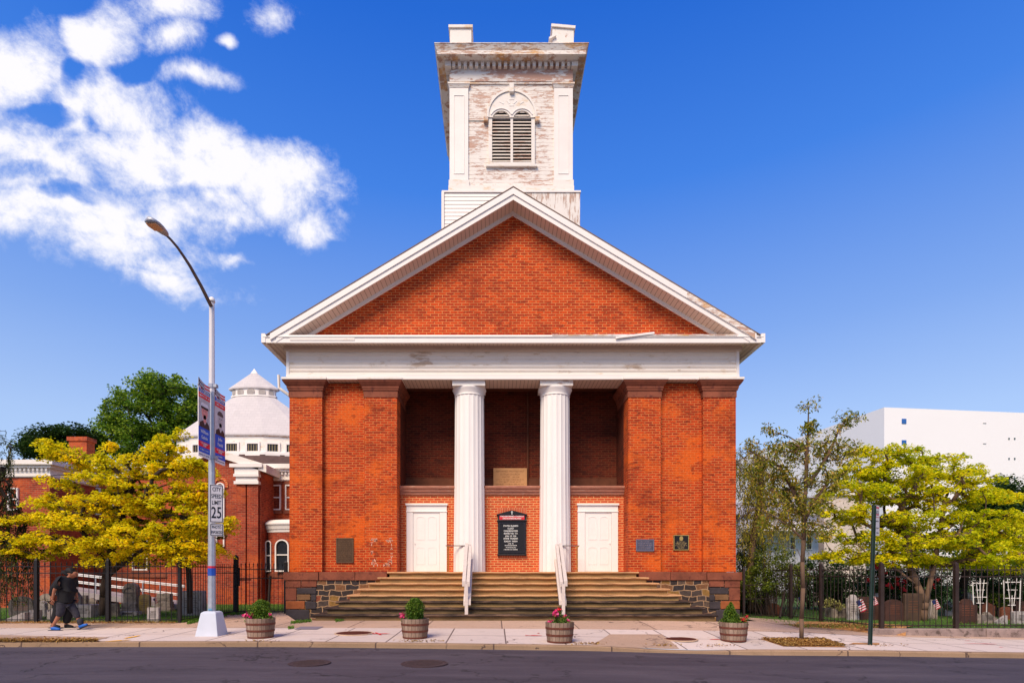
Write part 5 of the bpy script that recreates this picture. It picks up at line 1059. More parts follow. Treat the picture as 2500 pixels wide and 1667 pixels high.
        skin_body('trousers', [((.0, 0, .78), .20, .18), ((.0, -.085, .66), .15), ((rk[0], -.09, rk[2]), .11), ((ra[0], -.09, ra[2] + .0), .085), ((.04, .085, .66), .15), ((lk[0], .09, lk[2]), .11), ((la[0], .09, la[2] + .0), .085)], [(0, 1), (1, 2), (2, 3), (0, 4), (4, 5), (5, 6)], blackc, o)
        skin_body('hood', [((.10, 0, 1.38), .15, .17), ((.17, 0, 1.49), .165, .165)], [(0, 1)], blackc, o)
    # shoes
    cm = bluec if front else blackc
    for (ax, ay, az), pitch in ((ra, 0), (la, 24 if front else 0)):
        T = Matrix.Translation((ax, ay, az - .06)) @ Matrix.Rotation(R(-pitch), 4, 'Y'); V_ = lambda x, y, zz: tuple(T @ Vector((x, y, zz)))
        s_o = skin_body('shoe', [(V_(-.04, 0, .02), .045, .05), (V_(.02, 0, .015), .044, .055), (V_(.12, 0, -.002), .045, .04), (V_(.19, 0, -.012), .036, .028)], [(0, 1), (1, 2), (2, 3)], cm, o)
        MB().box(-.085, .225, -.045, .045, -.045, -.028, T).build('sole', solem, s_o, bevel=.008)
    o.location = (X, Y, z)
    return o
X, Y, z, d = ground_at(140, 1446)
pr = person(0, 0, 0, 'man in black shirt, dark shorts and blue shoes walking past the fence, head bowed', True); s_ = 1.49 / 1.60; pr.location = (X + .07, Y, z); pr.scale = (1.0, 1, s_)
p2 = person(0, 0, 0, 'person in black hooded jacket and black trousers mostly hidden behind the man in blue shoes', False); p2.location = (X - .27, Y + .40, gz(X, Y + .40)); p2.scale = (1, 1, .93)
# ---------------------------------------------------------------- trees
bark = plain('grey_brown_bark', (.14, .085, .055), .95, var=.4, scale=7, bump=.9, bscale=30, stretch=(1, 1, .3)); barkd = plain('dark_bark', (.045, .030, .022), .95, var=.4, scale=6, bump=.9, bscale=25, stretch=(1, 1, .3))
yel_l = leafmat('golden_leaf', [(0, (.26, .30, .008)), (.15, (.58, .54, .008)), (.4, (.92, .76, .010)), (.8, (1.0, .84, .016)), (1, (.95, .56, .012))], .55)
yel_r = leafmat('lime_leaf', [(0, (.20, .30, .010)), (.2, (.50, .56, .010)), (.45, (.86, .80, .014)), (.9, (1.0, .88, .02)), (1, (.85, .55, .02))], .55)
grn_l = leafmat('green_leaf', [(0, (.04, .10, .015)), (.5, (.15, .28, .025)), (1, (.46, .58, .06))], .4)
grn_d = leafmat('deep_green_leaf', [(0, (.012, .035, .010)), (.5, (.03, .07, .014)), (1, (.07, .12, .02))], .25)
wil_l = leafmat('willow_leaf', [(0, (.14, .16, .02)), (.5, (.42, .38, .03)), (1, (.85, .64, .07))], .45)
str_l = leafmat('street_tree_leaf', [(0, (.06, .10, .012)), (.4, (.22, .25, .02)), (.8, (.58, .48, .05)), (1, (.72, .42, .14))], .45)
def in_blobs(blobs, n, g, surf=.5):
    """random points in a set of ellipsoids (X,Y,Z,rx,ry,rz)"""
    w_ = np.array([b[3] * b[4] * b[5] for b in blobs]) ** .7; w_ /= w_.sum(); idx = g.choice(len(blobs), n, p=w_); v_ = g.normal(size=(n, 3)); v_ /= np.linalg.norm(v_, axis=1)[:, None]
    r_ = g.random(n) ** (1 / 3 * surf); B = np.array(blobs)[idx]; return B[:, :3] + v_ * r_[:, None] * B[:, 3:]
def skeleton(trunks, targets, r_tip, g, sag=.06, rmax=.2):
    """grow limbs from the trunk lines to every target point; returns one mesh builder"""
    P, par = [], []
    for tr in trunks:
        for k, p in enumerate(tr): P.append(Vector(p)); par.append(len(P) - 2 if k else (-1 if not len(P) > 1 else -1))
    base = Vector(trunks[0][0]); order = sorted(range(len(targets)), key=lambda i: (Vector(targets[i]) - Vector(trunks[0][-1])).length); ends = []
    for i in order:
        t_ = Vector(targets[i]); A = np.array([tuple(p) for p in P]); dd = np.linalg.norm(A - np.array(t_), axis=1) + .5 * np.maximum(0, A[:, 2] - t_.z + .05)
        j = int(np.argmin(dd)); s_ = P[j]; L_ = (t_ - s_).length; n = max(2, int(L_ / .3)); last = j
        for k in range(1, n + 1):
            f_ = k / n; p = s_.lerp(t_, f_) + Vector((g.normal() * .03, g.normal() * .03, sag * L_ * math.sin(math.pi * f_) + g.normal() * .02)) * (1 if k < n else 0); P.append(p); par.append(last); last = len(P) - 1
        ends.append(last)
    cnt = [0] * len(P)
    for e_ in ends:
        k = e_
        while k >= 0: cnt[k] += 1; k = par[k]
    b = MB()
    for k in range(len(P)):
        if par[k] < 0: continue
        ra = min(rmax, r_tip * max(1, cnt[par[k]]) ** .5); rb = min(rmax, r_tip * max(1, cnt[k]) ** .5)
        if cnt[k] == 0: rb = r_tip * 1.2; ra = max(rb, min(ra, rmax * .4))
        b.tube([P[par[k]], P[k]], [ra, rb], 6 if rb > .02 else 4, cap=rb > .03)
    return b
def clumps(C, per, rad, flat_, g, drop=0.0):
    """leaf positions: soft discs around every clump centre"""
    n = len(C); v_ = g.normal(size=(n * per, 3)); v_ /= np.linalg.norm(v_, axis=1)[:, None]; r_ = g.random(n * per) ** .42; cc = np.repeat(C, per, 0); rr = np.repeat(g.uniform(.6, 1.35, n), per)
    off = v_ * r_[:, None] * rr[:, None] * rad; off[:, 2] *= flat_; off[:, 2] -= drop * (off[:, 0] ** 2 + off[:, 1] ** 2) / rad; return cc + off
def B(x, y, d, rx, ry, rd): s_ = d / F; return (PX(x, d), dY(d), PZ(y, d), rx * s_, rd, ry * s_)
def tree(name, label, cat, trunks, blobs, n, per, rad, flat_, lsize, lm_, bm_, r_tip=.010, rmax=.13, seed=1, aspect=.6, drop=0, hang=0, up=.35, group=None, surf=.55, crown='crown'):
    g = np.random.default_rng(seed); o = thing(name, label, cat, trunks[0][0], group)
    C = in_blobs(blobs, n, g, surf); skeleton(trunks, [tuple(c) for c in C], r_tip, g, rmax=rmax).build('trunk', bm_, o, smooth=True)
    leafcloud(crown, clumps(C, per, rad, flat_, g, drop), lsize, lm_, o, aspect, up, hang=hang, seed=seed); return o
def T3(pts): return [(PX(x, d), dY(d), PZ(y, d)) for x, y, d in pts]
# golden tree, left: layered sprays
D1 = 16.0
BL = [B(160, 1040, D1, 55, 14, .6), B(215, 1060, D1, 50, 14, .6), B(120, 1022, D1, 34, 10, .4), B(385, 995, D1, 34, 12, .4), B(375, 1035, D1, 52, 22, .7), B(300, 1065, D1, 80, 16, 1.), B(425, 1075, D1, 60, 24, .9), B(200, 1105, D1, 80, 16, 1.1), B(330, 1110, D1, 90, 22, 1.2), B(440, 1130, D1, 60, 26, 1.),
      B(150, 1150, D1, 70, 16, 1.1), B(270, 1155, D1, 90, 18, 1.3), B(400, 1165, D1, 90, 24, 1.3), B(100, 1195, D1, 80, 12, 1.1), B(220, 1200, D1, 110, 18, 1.4), B(360, 1215, D1, 110, 20, 1.4), B(470, 1205, D1, 55, 20, .9), B(60, 1232, D1, 60, 10, .8), B(160, 1245, D1, 100, 14, 1.3), B(300, 1250, D1, 120, 18, 1.4), B(440, 1255, D1, 80, 20, 1.1),
      B(90, 1268, D1, 60, 9, .8), B(240, 1282, D1, 70, 10, .9), B(400, 1282, D1, 90, 12, 1.1), B(500, 1195, D1, 32, 14, .5), B(495, 1270, D1, 30, 16, .5), B(240, 1015, D1, 16, 10, .3)]
tree('golden_tree', 'broad golden-yellow layered tree in front of the brick hall', 'tree', [T3([(236, 1412, 16.4), (238, 1370, 16.4), (243, 1325, 16.3), (250, 1290, 16.2), (262, 1240, 16.1), (280, 1180, 16), (300, 1120, 16)]), T3([(243, 1325, 16.3), (272, 1300, 16.0), (320, 1270, 15.8)]), T3([(250, 1290, 16.2), (215, 1250, 16.1), (170, 1200, 16)])],
     BL, 560, 100, .25, .42, .085, yel_l, barkd, seed=11, aspect=.72, drop=.5, rmax=.105)
# golden tree, right
D2 = 17.6
BR = [B(2010, 1040, D2, 60, 14, .7), B(2075, 1030, D2, 40, 10, .5), B(2105, 1045, D2, 40, 14, .6), B(2160, 1060, D2, 50, 14, .7), B(2225, 1072, D2, 30, 10, .5), B(1985, 1075, D2, 60, 20, .9), B(2060, 1085, D2, 70, 22, 1.1), B(2150, 1095, D2, 70, 22, 1.1), B(2240, 1100, D2, 45, 16, .7), B(1960, 1125, D2, 70, 20, 1.1), B(2060, 1130, D2, 90, 24, 1.3), B(2170, 1140, D2, 90, 24, 1.3),
      B(2265, 1145, D2, 60, 18, .9), B(1930, 1170, D2, 55, 16, .9), B(2010, 1185, D2, 80, 20, 1.3), B(2120, 1190, D2, 100, 22, 1.5), B(2240, 1190, D2, 80, 20, 1.2), B(1960, 1230, D2, 80, 18, 1.2), B(2080, 1240, D2, 110, 22, 1.5), B(2210, 1240, D2, 100, 22, 1.4), B(2330, 1225, D2, 60, 22, 1.0), B(1940, 1275, D2, 60, 14, .9), B(2050, 1285, D2, 90, 16, 1.2), B(2180, 1285, D2, 100, 16, 1.2), B(2300, 1275, D2, 70, 18, 1.0), B(2250, 1035 + 30, D2, 14, 8, .3)]
tree('golden_tree', 'wide lime and gold tree with a forked trunk behind the right iron fence', 'tree', [T3([(2122, 1428, 16.9), (2122, 1400, 16.9), (2126, 1385, 16.95), (2108, 1345, 17.1), (2090, 1300, 17.3), (2085, 1250, 17.4), (2075, 1190, 17.5)]), T3([(2126, 1385, 16.95), (2138, 1330, 17.1), (2146, 1290, 17.3), (2160, 1220, 17.5), (2170, 1150, 17.5)]), T3([(2108, 1345, 17.1), (2070, 1315, 17.1), (2010, 1275, 17.2)])],
     BR, 620, 100, .26, .40, .085, yel_r, bark, seed=12, aspect=.7, drop=.5, rmax=.10)
tree('golden_tree', 'yellow-green layered tree at the far right edge behind the white trellises', 'tree', [T3([(2215, 1405, 19.2), (2212, 1350, 19.2), (2222, 1290, 19.3), (2250, 1230, 19.4), (2290, 1190, 19.5)])],
     [B(2300, 1215, 19.5, 70, 16, 1.2), B(2350, 1200, 19.5, 50, 18, 1.0), B(2280, 1250, 19.5, 80, 18, 1.3), B(2370, 1255, 19.5, 60, 22, 1.2), B(2330, 1290, 19.5, 80, 16, 1.2), B(2240, 1290, 19.5, 60, 14, 1.0)], 150, 90, .28, .4, .085, yel_r, barkd, seed=13, aspect=.7, drop=.5, rmax=.14)
# young street tree
tx_, ty_, tz_, dT = ground_at(1841, 1469)
tree('street_tree', 'young sparse street tree growing from a dry tree pit in the right sidewalk', 'tree', [[(tx_, ty_, tz_ - .05)] + T3([(1841, 1420, dT), (1845, 1350, dT), (1843, 1290, dT), (1846, 1240, dT), (1846, 1180, dT), (1851, 1120, dT), (1853, 1050, dT), (1856, 990, dT), (1857, 940, dT)]), T3([(1843, 1290, dT), (1832, 1262, dT), (1800, 1250, dT), (1775, 1245, dT)]), T3([(1846, 1240, dT), (1815, 1210, dT), (1770, 1180, dT - .3), (1725, 1165, dT - .4)]), T3([(1846, 1180, dT), (1820, 1120, dT), (1790, 1070, dT), (1750, 1050, dT), (1722, 1035, dT)]), T3([(1851, 1120, dT), (1880, 1080, dT), (1905, 1040, dT), (1925, 990, dT), (1942, 965, dT)]), T3([(1846, 1200, dT), (1870, 1150, dT), (1900, 1110, dT), (1950, 1080, dT)])],
     [B(1856, 932, dT, 15, 13, .15), B(1855, 985, dT, 15, 14, .15), B(1950, 962, dT, 25, 14, .2), B(1925, 1000, dT, 26, 18, .3), B(1975, 1015, dT, 24, 9, .2), B(1760, 990, dT, 16, 9, .15), B(1815, 995, dT, 22, 8, .2), B(1740, 1030, dT, 45, 12, .4), B(1800, 1040, dT, 50, 24, .6), B(1870, 1035, dT, 50, 26, .6), B(1930, 1045, dT, 40, 22, .5), B(1770, 1085, dT, 50, 20, .6), B(1840, 1100, dT, 60, 30, .7), B(1910, 1105, dT, 40, 20, .5), B(1790, 1140, dT, 55, 24, .7), B(1860, 1165, dT, 45, 24, .6), B(1830, 1215, dT, 45, 22, .5), B(1880, 1225, dT, 34, 22, .5), B(1780, 1200, dT, 40, 20, .5)],
     210, 38, .17, .9, .085, str_l, bark, r_tip=.0062, rmax=.105, seed=21, aspect=.36, hang=.5, up=.1)
# weeping trees: hanging strands
def weeping(label, trunk, heads, n, seed, lm_, lmin, lmax, bark_, rmax=.1):
    g = np.random.default_rng(seed); o = thing('weeping_tree', label, 'tree', trunk[0]); C = in_blobs(heads, n, g, .6)
    b = skeleton([trunk], [tuple(c) for c in C], .007, g, rmax=rmax, sag=.15); pts = []
    for c in C:
        L_ = g.uniform(lmin, lmax); L_ = min(L_, c[2] - .4); dx, dy = g.normal() * .22, g.normal() * .15; path = []
        for k in range(7): f_ = k / 6; path.append((c[0] + dx * math.sin(f_ * 1.6) + g.normal() * .01, c[1] + dy * math.sin(f_ * 1.6), c[2] - L_ * f_ ** 1.2))
        b.tube(path, .0035, 3, cap=False); m = int(L_ * 44)
        for q in range(m):
            f_ = g.random() ; k = min(5, int(f_ * 6)); w_ = f_ * 6 - k; p = np.array(path[k]) * (1 - w_) + np.array(path[k + 1]) * w_; pts.append(p + g.normal(size=3) * .035)
    b.build('trunk', bark_, o); leafcloud('crown', np.array(pts), .085, lm_, o, .28, .0, hang=1.2, seed=seed); return o
DW_ = 19.5
weeping('weeping tree with thin hanging yellow-green strands beside the right wall of the church', T3([(1725, 1400, DW_), (1722, 1320, DW_), (1730, 1240, DW_), (1745, 1150, DW_), (1750, 1060, DW_)]),
        [B(1740, 1070, DW_, 60, 45, 1.0), B(1725, 1120, DW_, 45, 60, .9), B(1780, 1130, DW_, 65, 45, 1.0), B(1715, 1050, DW_, 30, 30, .6), B(1800, 1190, DW_, 55, 40, .9), B(1730, 1190, DW_, 40, 50, .9)], 330, 31, wil_l, .5, 1.5, bark)
weeping('dark weeping tree trailing down at the left edge behind the iron fence', T3([(-30, 1420, 15.8), (-32, 1320, 15.8), (-28, 1200, 15.8), (-20, 1080, 15.8)]),
        [B(-20, 1040, 15.8, 34, 70, .6), B(-10, 1140, 15.8, 44, 60, .8), B(0, 1220, 15.8, 48, 50, .9), B(15, 1300, 15.8, 50, 40, .8)], 250, 32, leafmat('dark_willow_leaf', [(0, (.02, .04, .012)), (.6, (.06, .09, .02)), (1, (.20, .20, .05))], .3), .7, 1.9, barkd)
# big green trees behind the hall
D3 = 44.0
tree('green_tree', 'large round bright green tree rising behind the brick hall', 'tree', [T3([(350, 1330, D3), (350, 1200, D3), (345, 1100, D3), (350, 1000, D3)])],
     [B(330, 915, D3, 45, 36, 3), B(400, 905, D3, 55, 38, 3), B(365, 885, D3, 40, 14, 2), B(425, 935, D3, 45, 45, 3), B(300, 965, D3, 45, 34, 3), B(350, 960, D3, 80, 50, 4), B(275, 1010, D3, 38, 34, 3), B(330, 1030, D3, 80, 40, 4), B(420, 1010, D3, 50, 45, 3), B(455, 960, D3, 25, 40, 2)],
     470, 80, .66, .7, .20, grn_l, barkd, seed=41, aspect=.7, r_tip=.02, rmax=.4, surf=.4)
tree('green_tree', 'darker small-crowned green tree behind the brick chimney', 'tree', [T3([(130, 1330, 40), (130, 1200, 40), (130, 1060, 40)])],
     [B(165, 1000, 40, 48, 16, 2), B(120, 1015, 40, 40, 18, 2), B(80, 1035, 40, 34, 14, 1.5), B(150, 1035, 40, 70, 20, 2.4)], 170, 75, .6, .7, .20, grn_d, barkd, seed=42, aspect=.7, r_tip=.02, rmax=.3)
tree('shade_tree', 'olive-leaved tree with a thick dark trunk, just left of the lamp post', 'tree', [T3([(437, 1408, 17.2), (436, 1370, 17.2), (434, 1320, 17.2), (430, 1260, 17.4), (425, 1200, 17.5)])],
     [B(400, 1235, 17.8, 70, 24, .9), B(455, 1215, 17.8, 50, 30, .9), B(440, 1268, 17.6, 70, 16, .9)], 70, 90, .28, .5, .09, leafmat('olive_leaf', [(0, (.05, .075, .01)), (.6, (.15, .17, .012)), (1, (.40, .34, .02))], .35), barkd, seed=43, aspect=.7, rmax=.19)
# dark greenery at the right
for k, (lab, bl, tr, sd_) in enumerate([
    ('dark green tree at the right edge in front of the white block', [B(2330, 1125, 26, 34, 30, 1.2), B(2300, 1160, 26, 40, 30, 1.2), B(2345, 1180, 26, 40, 40, 1.5)], T3([(2335, 1400, 26), (2333, 1250, 26), (2330, 1160, 26)]), 51),
    ('dark leafy tree between the two gold trees and the white block', [B(2275, 1135, 24, 30, 22, 1.0), B(2260, 1175, 24, 36, 26, 1.2), B(2280, 1220, 24, 50, 30, 1.5)], T3([(2262, 1400, 24), (2262, 1280, 24), (2265, 1180, 24)]), 52)]):
    tree('dark_tree', lab, 'tree', [tr], bl, 110, 80, .40, .7, .12, grn_d, barkd, seed=sd_, aspect=.65, r_tip=.012, rmax=.14)
def bush(label, blobs, n, per, rad, ls, lm_, seed, base):
    g = np.random.default_rng(seed); o = thing('bush', label, 'bush', base); C = in_blobs(blobs, n, g, .8); b = MB()
    for c in C[:60]: b.tube([(c[0] * .5 + base[0] * .5, c[1], base[2]), tuple(c)], [.014, .004], 4, cap=False)
    b.build('stems', barkd, o); leafcloud('foliage', clumps(C, per, rad, .8, g), ls, lm_, o, .5, .1, seed=seed); return o
brt = leafmat('bright_bush_leaf', [(0, (.03, .05, .008)), (.5, (.10, .14, .012)), (1, (.30, .32, .03))], .35)
bush('bright green bush behind the fence between the church and the young street tree', [B(1770, 1290, 19, 60, 40, 1.0), B(1800, 1330, 19, 50, 40, 1.0), B(1740, 1340, 19, 40, 40, .8)], 150, 60, .22, .07, brt, 61, (PX(1770, 19), dY(19), -.1))
bush('deep green hedge-like bush behind the tall grey arched gravestone', [B(1900, 1320, 22, 90, 50, 1.0), B(1960, 1350, 22, 60, 40, 1.0), B(1860, 1350, 22, 60, 40, 1.)], 230, 60, .3, .09, grn_d, 62, (PX(1900, 22), dY(22), -.1))
bush('dark bush with scattered red flowers behind the fence corner post', [B(2040, 1350, 19, 60, 50, .8), B(2100, 1350, 19, 60, 45, .8), B(2150, 1370, 19, 40, 30, .6)], 170, 60, .24, .08, grn_d, 63, (PX(2060, 19), dY(19), -.1))
g = np.random.default_rng(5)
for k, (fx, fy) in enumerate(((2010, 1299), (2017, 1303), (2054, 1296), (2030, 1314), (2047, 1349), (2063, 1341), (2078, 1336), (2077, 1354), (2040, 1343), (2062, 1329), (2142, 1343), (2152, 1331), (1996, 1332))):
    d_ = 17.9; o = MB(); p = T3([(fx, fy, d_)])[0]; Pn = np.array(p) + g.normal(size=(24, 3)) * .035
    f_o = leafcloud('red_flower', Pn, .07, redp, None, .9, .2, seed=k); tag(f_o, 'small red blooms scattered among dark leaves behind the right fence', 'flower', 'red blooms behind the right fence')
bush('very dark shrubbery behind the white trellises', [B(2230, 1330, 21.5, 90, 60, 1.), B(2330, 1330, 21.5, 80, 60, 1.), B(2280, 1370, 21.5, 90, 30, .8)], 220, 60, .3, .09, grn_d, 64, (PX(2280, 21.5), dY(21.5), -.1))
bush('small bright green plant between the two white trellises', [B(2290, 1378, 18.5, 24, 16, .3)], 30, 50, .10, .06, brt, 65, (PX(2290, 18.5), dY(18.5), -.1))
bush('low yellow-green plant on the tomb right of the young street tree', [B(1905, 1385, 18.2, 24, 8, .3), B(1925, 1394, 18.2, 12, 8, .3)], 26, 40, .08, .05, leafmat('yellow_plant', [(0, (.25, .25, .05)), (1, (.55, .5, .2))], .3), 66, (PX(1905, 18.2), dY(18.2), .3))
bush('tall dark evergreen shrub against the right side wall of the church', [B(1712, 1340, 20.5, 26, 70, .8), B(1725, 1260, 20.5, 24, 60, .8)], 120, 60, .26, .07, grn_d, 67, (PX(1712, 20.5), dY(20.5), -.1))
wood = thing('far_trees', None, None, (0, 60, 0)); tag(wood, 'distant line of dark green trees behind the churchyards', 'wood', kind='stuff')
g = np.random.default_rng(9); C = []
for x in np.linspace(-110, -24, 60): C.append((x, 52 + g.normal() * 3, g.uniform(1, 6.5)))
for x in np.linspace(12, 24, 12): C.append((x, 33 + g.normal(), g.uniform(.5, 2.6)))
for x in np.linspace(24, 110, 50): C.append((x, 38 + g.normal() * 1.0, g.uniform(.5, 3.5)))
leafcloud('foliage', clumps(np.repeat(np.array(C), 3, 0) + g.normal(size=(len(C) * 3, 3)) * 1.0, 130, 1.6, .9, g), .32, grn_d, wood, .6, .2, seed=9)
# ---------------------------------------------------------------- grass, fallen leaves, weeds
def scatter(name, label, cat, P, size, mat, aspect, up, hang, seed): o = leafcloud(name, P, size, mat, None, aspect, up, hang=hang, seed=seed); return tag(o, label, cat, kind='stuff')
g = np.random.default_rng(77); gl_m = leafmat('grass_blade', [(0, (.05, .13, .012)), (.6, (.10, .24, .02)), (1, (.22, .32, .04))], .3)
def rnd(n, x0, x1, y0, y1, z, h): return np.stack([g.uniform(x0, x1, n), y0 + (y1 - y0) * g.random(n) ** 1.4, z + g.random(n) * h], 1)
scatter('grass', 'green grass of the two churchyards', 'grass', np.concatenate([rnd(26000, -18, -9.1, -2.6, 6, -.02, .05), rnd(14000, 7.4, 22, -3.2, 4, -.10, .05), rnd(4000, -9, -7.3, .9, 7, -.015, .05), rnd(4000, -9.3, -8.9, -2.7, .6, 0, .05)]), .07, gl_m, .16, .0, -1.5, 71)
dry = leafmat('dry_leaf', [(0, (.16, .07, .02)), (.5, (.38, .19, .05)), (1, (.62, .40, .14))], .2)
def onground(P, dz=.012): P[:, 2] += np.array([gz(p[0], p[1]) for p in P]) + dz; return P
dl = [rnd(2600, -18, -9.0, -2.95, -2.55, 0.01, .02), rnd(1500, 7.4, 10, -3.0, -2.2, -.10, .03)]
pit = []
for _ in range(3200):
    a, b_ = g.random(), g.random(); x = 1745 + (1800 - 1745) * b_ + (145 - 0 * b_) * a; y = 1466.5 + 17.5 * b_; q = ground_at(x + 2, y); pit.append((q[0], q[1], q[2] + .012 + g.random() * .03))
for _ in range(1500):
    x = g.uniform(-10, 225); y = 1474.5 - abs(g.normal()) * 2.8; q = ground_at(x, y); pit.append((q[0], q[1], q[2] + .012 + g.random() * .04))
for _ in range(260):
    x = g.choice([586, 949, 1340, 1530, 1640, 1352, 1000, 2030]) + g.normal() * 22; y = 1470 + (x > 1100) * 6 + (x > 1500) * 4 + g.random() * 5; q = ground_at(x, y); pit.append((q[0], q[1], q[2] + .012 + g.random() * .015))
scatter('fallen_leaves', 'dry brown grass and fallen leaves in the tree pit and along fence and kerb', 'leaf litter', np.concatenate(dl + [np.array(pit)]), .06, dry, .45, .8, 0, 72)
wd = []
for (x0, y0, x1, y1, n) in ((668, 1431, 715, 1426, 500), (770, 1426, 790, 1424, 220), (662, 1443, 675, 1442, 120), (530, 1412, 600, 1405, 500), (430, 1432, 520, 1414, 900)):
    for _ in range(n): t_ = g.random(); q = ground_at(x0 + (x1 - x0) * t_, y0 + (y1 - y0) * t_ + g.normal() * 1.0); wd.append((q[0], q[1], q[2] + g.random() * .05))
scatter('weeds', 'low green weeds in the joints of the sidewalk and along the fence', 'weeds', np.array(wd), .06, gl_m, .3, .1, -1, 73)
# bank of dry litter where the path meets the right lawn
b = MB(); A = [(7.9, -1.9), (8.9, -2.15), (9.7, -2.9), (9.95, -3.35)]; vs = []
for (x, y) in A: vs += [(x - .25, y - .35, gz(x, y - .3) + .004), (x + .1, y + .1, -.06), (x + .8, y + .7, -.09)]
b.add(vs, [(3 * i + k, 3 * i + 3 + k, 3 * i + 4 + k, 3 * i + 1 + k) for i in range(3) for k in range(2)]).build('soil', dirt_m, None, kind='structure')
# ---------------------------------------------------------------- brick hall with the white slate roof, left
def win(parent, x0, x1, z0, z1, y, arched=False, split=.5, mats=None, fw=.055):
    ol = arch(x0, x1, z0, z1 - (x1 - x0) / 2) if arched else rect(x0, x1, z0, z1); il = arch(x0 + fw, x1 - fw, z0 + fw, z1 - (x1 - x0) / 2) if arched else rect(x0 + fw, x1 - fw, z0 + fw, z1 - fw)
    w_ = MB().plate([ol, il], FACE(0, y - .03, 0), .10).build('window', M['white'], parent)
    MB().plate([ol], FACE(0, y + .01, 0), .02).build('pane', M['glass'], w_); zm = z0 + (z1 - z0) * split
    MB().box(x0 + fw * .8, x1 - fw * .8, y - .05, y - .005, zm - .025, zm + .025).build('sash_rail', M['white'], w_)
    return w_
hall = thing('brick_hall', 'old red brick hall with white cornices, pale many-sided slate roof and white lantern', 'building', (-17, 7, 0))
slate = NT('pale_slate'); uv, sp_s, ps = planar(slate); bk = slate.new('ShaderNodeTexBrick'); bk.inputs['Scale'].default_value = 1; bk.inputs['Brick Width'].default_value = .3; bk.inputs['Row Height'].default_value = .17; bk.inputs['Mortar Size'].default_value = .008
bk.inputs['Color1'].default_value = (.56, .52, .53, 1); bk.inputs['Color2'].default_value = (.48, .45, .46, 1); bk.inputs['Mortar'].default_value = (.36, .33, .34, 1); slate.link(uv, bk.inputs['Vector']); slate_m = slate.done(slate.mix(slate.noise(ps, 1.4, 5), bk.outputs['Color'], (.60, .56, .56)), .8)
def bx(x0, x1, d, z0, z1, dep=1.0): return (PX(x0, d), PX(x1, d), dY(d), dY(d) + dep, z0, z1)
wb = M['brick_old']
# central wall and left wing
dC = 24.6; dW = 22.0; dR = 25.6; dG = 24.2
def cornice(x0, x1, d, yt, yb, dep=1.2, name='cornice', par=hall, proj=.28):
    X0, X1 = PX(x0, d), PX(x1, d); Y = dY(d); zt, zb2 = PZ(yt, d), PZ(yb, d); h = zt - zb2
    MB().box(X0 - .02, X1 + .02, Y - .04, Y + dep, zb2, zt - h * .45).box(X0 - .06, X1 + .06, Y - .08, Y + dep, zb2 + h * .05, zb2 + h * .16).box(X0 - proj * .5, X1 + proj * .5, Y - proj * .6, Y + dep, zt - h * .45, zt - h * .28).box(X0 - proj, X1 + proj, Y - proj, Y + dep, zt - h * .28, zt).build(name, M['peel_light'], par)
    b = MB(); n = max(3, int((X1 - X0) / .16))
    for k in range(n): xx = X0 + (X1 - X0) * (k + .5) / n; b.box(xx - .04, xx + .04, Y - proj * .45, Y, zt - h * .62, zt - h * .46)
    b.build('dentil_band', M['white'], par)
MB().box(*bx(-60, 114, dW, -.2, PZ(1060, dW), 6)).build('wing_wall', wb, hall); cornice(-62, 116, dW, 1058, 1096, 6)
MB().box(PX(150, dC), PX(420, dC), dY(dC), dY(dC) + 1, -.2, PZ(1075, dC)).build('hall_wall', wb, hall); cornice(196, 420, dC, 1070, 1098, 1.2)
MB().box(*bx(32, 600, 24.0, 1.05, 1.20, .02)).v
MB().box(PX(190, dC), PX(600, dC), dY(dC) - .05, dY(dC) + .02, 1.12, 1.28).build('stone_band', M['brown'], hall)
for (x0, x1, y0, y1) in ((181, 219, 1240, 1309), (306, 341, 1240, 1309), (262, 286, 1113, 1180), (208, 232, 1120, 1182), (336, 360, 1113, 1180), (445, 478, 1250, 1316)):
    win(hall, PX(x0, dC), PX(x1, dC), PZ(y1, dC), PZ(y0, dC), dY(dC)); MB().box(PX(x0, dC) - .06, PX(x1, dC) + .06, dY(dC) - .08, dY(dC), PZ(y1, dC) - .10, PZ(y1, dC)).build('sill', M['brown'], hall)
win(hall, PX(20, dW), PX(44, dW), PZ(1172, dW), PZ(1120, dW), dY(dW))
do = MB().plate([rect(PX(132, dC), PX(164, dC), .9, PZ(1262, dC))], FACE(0, dY(dC) - .03, 0), .06).build('door', M['white'], hall)
MB().box(PX(136, dC), PX(160, dC), dY(dC) - .08, dY(dC) - .06, 1.1, PZ(1285, dC)).build('door_panel', M['white_clean'], do)
MB().box(PX(164, dW + 2), PX(196, dW + 2), dY(24.0), dY(24.0) + .5, -.2, PZ(1075, 24)).build('hall_wall', wb, hall)
